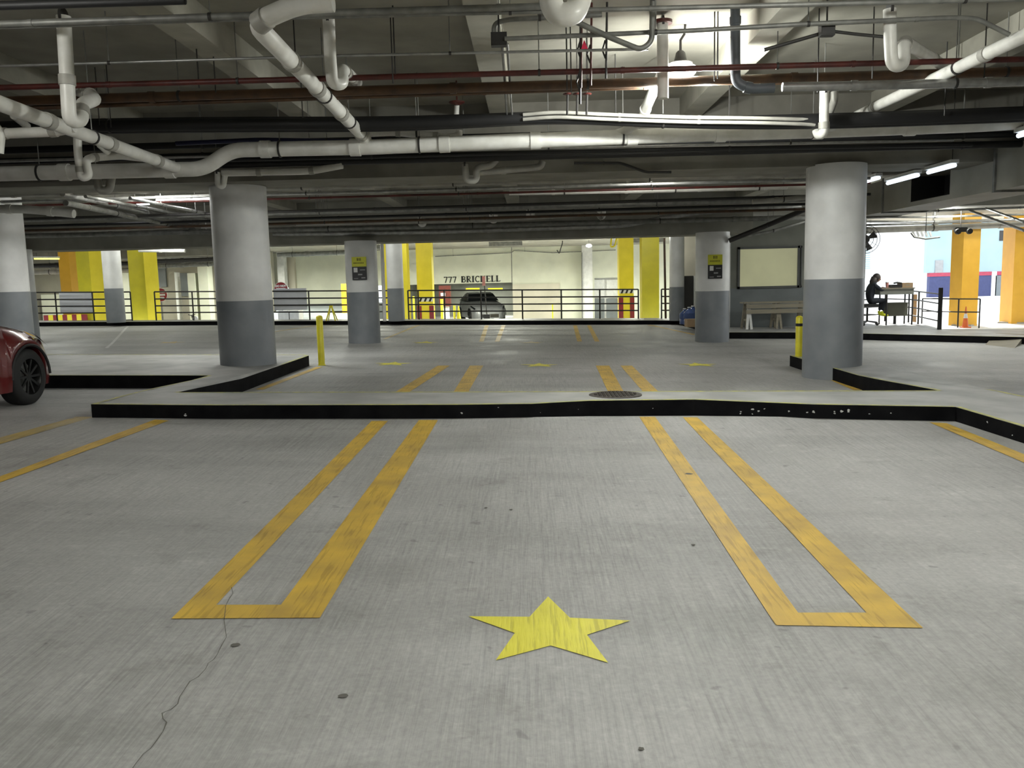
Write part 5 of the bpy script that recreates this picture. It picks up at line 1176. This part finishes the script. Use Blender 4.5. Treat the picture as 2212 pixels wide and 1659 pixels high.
c = at(987, 222, 11.5); t = thing('ceiling_sprinkler', 'red sprinkler head on a white stub above the black cables', 'sprinkler', c); MB().lathe(c, [(.03, -.03), (.10, -.005), (.11, .01), (.03, .03)], 16).build('deflector', M['red'], t); MB().tube([c, (c.x, c.y, SLAB)], .01, 6).build('pipe_stub', M['red'], t)
# assorted hanger rods in front of the lit slab
for px, py, Y in ((1234, 200, 8.9), (1225, 195, 8.9), (854, 160, 8.4), (849, 180, 8.5), (430, 190, 8.6), (466, 200, 8.9), (1550, 170, 8.9), (1543, 175, 8.9), (1766, 200, 8.9), (1884, 170, 8.9), (2125, 185, 8.9), (640, 160, 8.6), (655, 270, 10.4), (215, 270, 10.3), (240, 275, 10.2), (1330, 250, 10.4), (1575, 262, 10.3), (2040, 250, 10.3)):
    a = at(px, py, Y); o = MB().tube([a, (a.x, a.y, SLAB)], .007, 5).build('hanger_rod', M['dark'], label='thin dark hanger rod dropping from the ceiling to the pipes', cat='rod', group='hanger rods of the near bay')
# ------------------------------------------------------------------ middle bay pipes (between the two beams)
mid = [  # (y at x=590, y at x=1735, Y, r, material, label)
    (405, 376, 14.5, .055, 'pvcd', 'beige pipe hugging the underside of the deep beam'),
    (420, 389, 15.2, .028, 'galv', 'first silver conduit beyond the deep beam'),
    (430, 399, 15.8, .022, 'red', 'thin red pipe beyond the deep beam'),
    (458, 424, 17.2, .03, 'dark', 'dark brown pipe midway between the beams'),
    (461, 431, 18.0, .05, 'conduit', 'grey conduit midway between the beams'),
    (474, 441, 18.6, .03, 'black', 'black conduit under the grey one midway between the beams'),
    (484, 452, 19.3, .03, 'rust', 'rust brown pipe close to the far low beam'),
    (497, 470, 20.4, .06, 'conduit', 'thick dull conduit before the far low beam')]
for (ya, yb2, Y, r, m_, lab) in mid:
    sl = (yb2 - ya) / 1145
    pipe('ceiling_pipe', lab, M[m_], r, [(-80, ya - sl * 670, Y), (590, ya, Y), (1735, yb2, Y), (1880, yb2 + sl * 145, Y)], coup=2.6, hang=[.1, .4, .48, .62, .8], slab=3.55)
pipe('ceiling_pipe', 'bright white pipe catching lamplight at mid ceiling', M['pvc'], .045, [(1100, 417, 16.2), (1400, 412, 16.2), (1700, 404, 16.2)], coup=1.4, hang=[.2, .6, .9], slab=3.55)
pipe('ceiling_pipe', 'white pipe with drop ends close to the far beam', M['pvcd'], .045, [(640, 484, 19.9), (1060, 476, 19.9), (1290, 462, 19.9), (1300, 474, 19.9)], coup=1.6, hang=[.4], slab=3.55)
for px, py, lab in ((911, 486, 'small pale trap hanging low before the lettering'), (1145, 470, 'small pale trap near the middle of the low ceiling'), (1298, 470, 'small pale trap toward the yellow columns'), (1065, 478, 'tiny pale trap between its two larger neighbours')):
    pipe('drain_trap', lab, M['pvc'], .05, [(px - 4, py - 16, 20.0), (px - 4, py, 20.0), (px + 6, py, 20.0), (px + 6, py - 14, 20.0)], rad=.08, hang=[0], slab=3.55)
pipe('ceiling_pipe', 'galvanised pipe lying along the face of the far low beam', M['galv'], .06, [(590, 505, 20.9), (800, 503, 20.9), (960, 500, 20.9), (1350, 487, 20.9), (1420, 473, 20.9), (1480, 463, 20.9), (1600, 452, 20.9), (1730, 445, 20.9)], rad=.3, coup=2.0)
pipe('thin_conduit', 'dark conduit bending down beside the thick column toward the duct', M['dark'], .02, [(1240, 352, 13.0 - .05), (1340, 352, 12.95), (1395, 372, 12.95), (1450, 372, 12.95)], cat='conduit', hang=[.3], slab=3.6)
pipe('ceiling_pipe', 'short dusty pipe with a rounded end beside the second thick column', M['pvcd'], .05, [(1625, 436, 17.0), (1680, 432, 17.0), (1760, 424, 17.0)], coup=.8, hang=[.5], slab=3.55)
pipe('ceiling_pipe', 'dark pipe slanting down over the booth window', M['dark'], .06, [(1575, 520, 20.6), (1650, 490, 20.3), (1740, 452, 19.6)], hang=[.5], slab=3.55)
pipe('ceiling_pipe', 'thin grey pipe over the booth window with a hanging loop', M['conduit'], .035, [(1600, 512, 20.8), (1665, 500, 20.8), (1740, 478, 20.8)], hang=[.5], slab=3.55)
# diagonal tray and conduits, left of the thick column
for i, (a, b, m_, r, lab) in enumerate([((-20, 385), (470, 492), 'galv', .045, 'bright galvanised pipe slanting back under the white tube'), ((30, 395), (470, 478), 'conduit', .03, 'dull conduit slanting back beside the bright one'), ((80, 388), (470, 466), 'galv', .03, 'thin silver conduit slanting back, closest to the tube'), ((-20, 405), (440, 500), 'conduit', .05, 'thick dull conduit slanting back lowest of its group')]):
    zz = 3.0 + (2 - i) * .05; p, q = atz(a[0], a[1], zz), atz(b[0], b[1], zz)
    if q.y > 21.2:
        q = p + (q - p) * ((21.2 - p.y) / (q.y - p.y))
    if p.y < 14.05:
        p = p + (q - p) * ((14.05 - p.y) / (q.y - p.y))
    pipe('ceiling_pipe', lab, M[m_], r, [p, q], coup=1.5, hang=[.3, .7], slab=3.55)
pipe('ceiling_pipe', 'pale pipe along the top of the low beam', M['pvcd'], .05, [(60, 504, 21.2), (480, 486, 21.2)], coup=2)
t = thing('sprinkler_escutcheon', 'tiny bright cross-shaped bracket below the slanting pipes', 'bracket', at(445, 492, 20.6)); c = at(445, 492, 20.6); MB().box(c - V((.12, .01, .015)), c + V((.12, .01, .015))).build('bar', M['white'], t); MB().box(c - V((.012, .01, .08)), c + V((.012, .01, .6))).build('rod', M['white'], t)
# beyond the low beam at the far aisle
pipe('ceiling_pipe', 'white pipe end under the low beam beyond the mustard columns', M['pvc'], .06, [(300, 541, 27.5), (400, 542, 27.5)], coup=1.2)
pipe('ceiling_pipe', 'cream pipe in the far aisle near the tan doorway', M['pvcd'], .06, [(200, 560, 33), (460, 556, 33)], coup=2)
WBM = None
for px0, px1, y, Y, m_, lab in ((60, 300, 572, 33.5, 'dark', 'dark service pipe high over the orange column'), (60, 300, 586, 34.5, 'pvcd', 'dusty service pipe over the orange column'), (330, 480, 562, 33.0, 'dark', 'dark service pipe near the tan doorway'), (330, 480, 572, 34.5, 'conduit', 'grey service pipe near the tan doorway'), (600, 760, 548, 34.0, 'conduit', 'grey service pipe over the white pier')):
    pipe('ceiling_pipe', lab, M[m_], .10, [(px0, y + 3, Y), (px1, y - 3, Y)], coup=2, hang=[.2, .8], slab=3.1)
W = MB(); p0, p1 = wallbox(60, 470, 530, 556, 34.8, None, .5, z1=3.1); W.box(p0, p1); W.build('cross_beam', M['beam'], label='beam added to stand in for the dark void over the lane by the mustard columns', cat='beam', kind='structure')  # box added where the far ceiling is only a dark void
WBM = None
# right side lit ceiling pipes over the walkway
for i, (y0, y1, Y, m_, lab) in enumerate([(460, 452, 21.0, 'galv', 'silver conduit highest over the walkway opening'), (468, 470, 23.0, 'conduit', 'second conduit over the walkway opening'), (478, 480, 23.6, 'galv', 'third conduit over the walkway opening'), (488, 478, 24.0, 'conduit', 'fourth conduit over the walkway opening'), (500, 486, 24.6, 'pvcd', 'thick dusty pipe lowest over the walkway opening')]):
    pipe('ceiling_pipe', lab, M[m_], .03 if i < 4 else .09, [(1800, y0, Y), (2000, (y0 + y1) / 2, Y), (2290, y1 - 10, Y)], coup=1.7, hang=[.3, .7], slab=3.1)
for a, b, lab in (((2212, 498), (2095, 455), 'silver conduit slanting down by the orange columns'), ((2212, 480), (2130, 450), 'second slanting silver conduit by the orange columns')):
    pipe('ceiling_pipe', lab, M['galv'], .03, [(a[0], a[1], 18.2), (b[0], b[1], 21.0)], coup=1)
c = at(2075, 497, 22.6); t = thing('twin_floodlight', 'black twin-headed emergency light before the orange column', 'lamp', c)
MB().box(c - V((.16, .05, .05)), c + V((.16, .05, .07))).build('housing', M['dark'], t)
for s in (-.1, .2): MB().lathe(c + V((s, -.05, -.04)), [(.07, -.06), (.08, 0), (.05, .07)], 14, 'y').build('lamp_head', M['dark'], t)
MB().tube([c + V((0, 0, .06)), (c.x, c.y, 3.1)], .012, 6).build('hanger_rod', M['dark'], t)
c = at(2000, 503, 22.8); t = thing('slotted_light', 'curved white fluorescent basket with slots above the walkway', 'light', c)
MB().tube([at(1968, 503, 22.8), at(1975, 512, 22.8), at(2000, 516, 22.8), at(2030, 512, 22.8)], .025, 8).build('frame', M['conduit'], t)
MB().tube([c, (c.x, c.y, 3.1)], .012, 6).build('hanger_rod', M['dark'], t)
for k in range(5):
    MB().bar(at(1972 + k * 9, 500, 22.8), at(1976 + k * 9, 511, 22.8), .05, .02).build('slot', M['white'], t)
print('objects', len(bpy.data.objects))
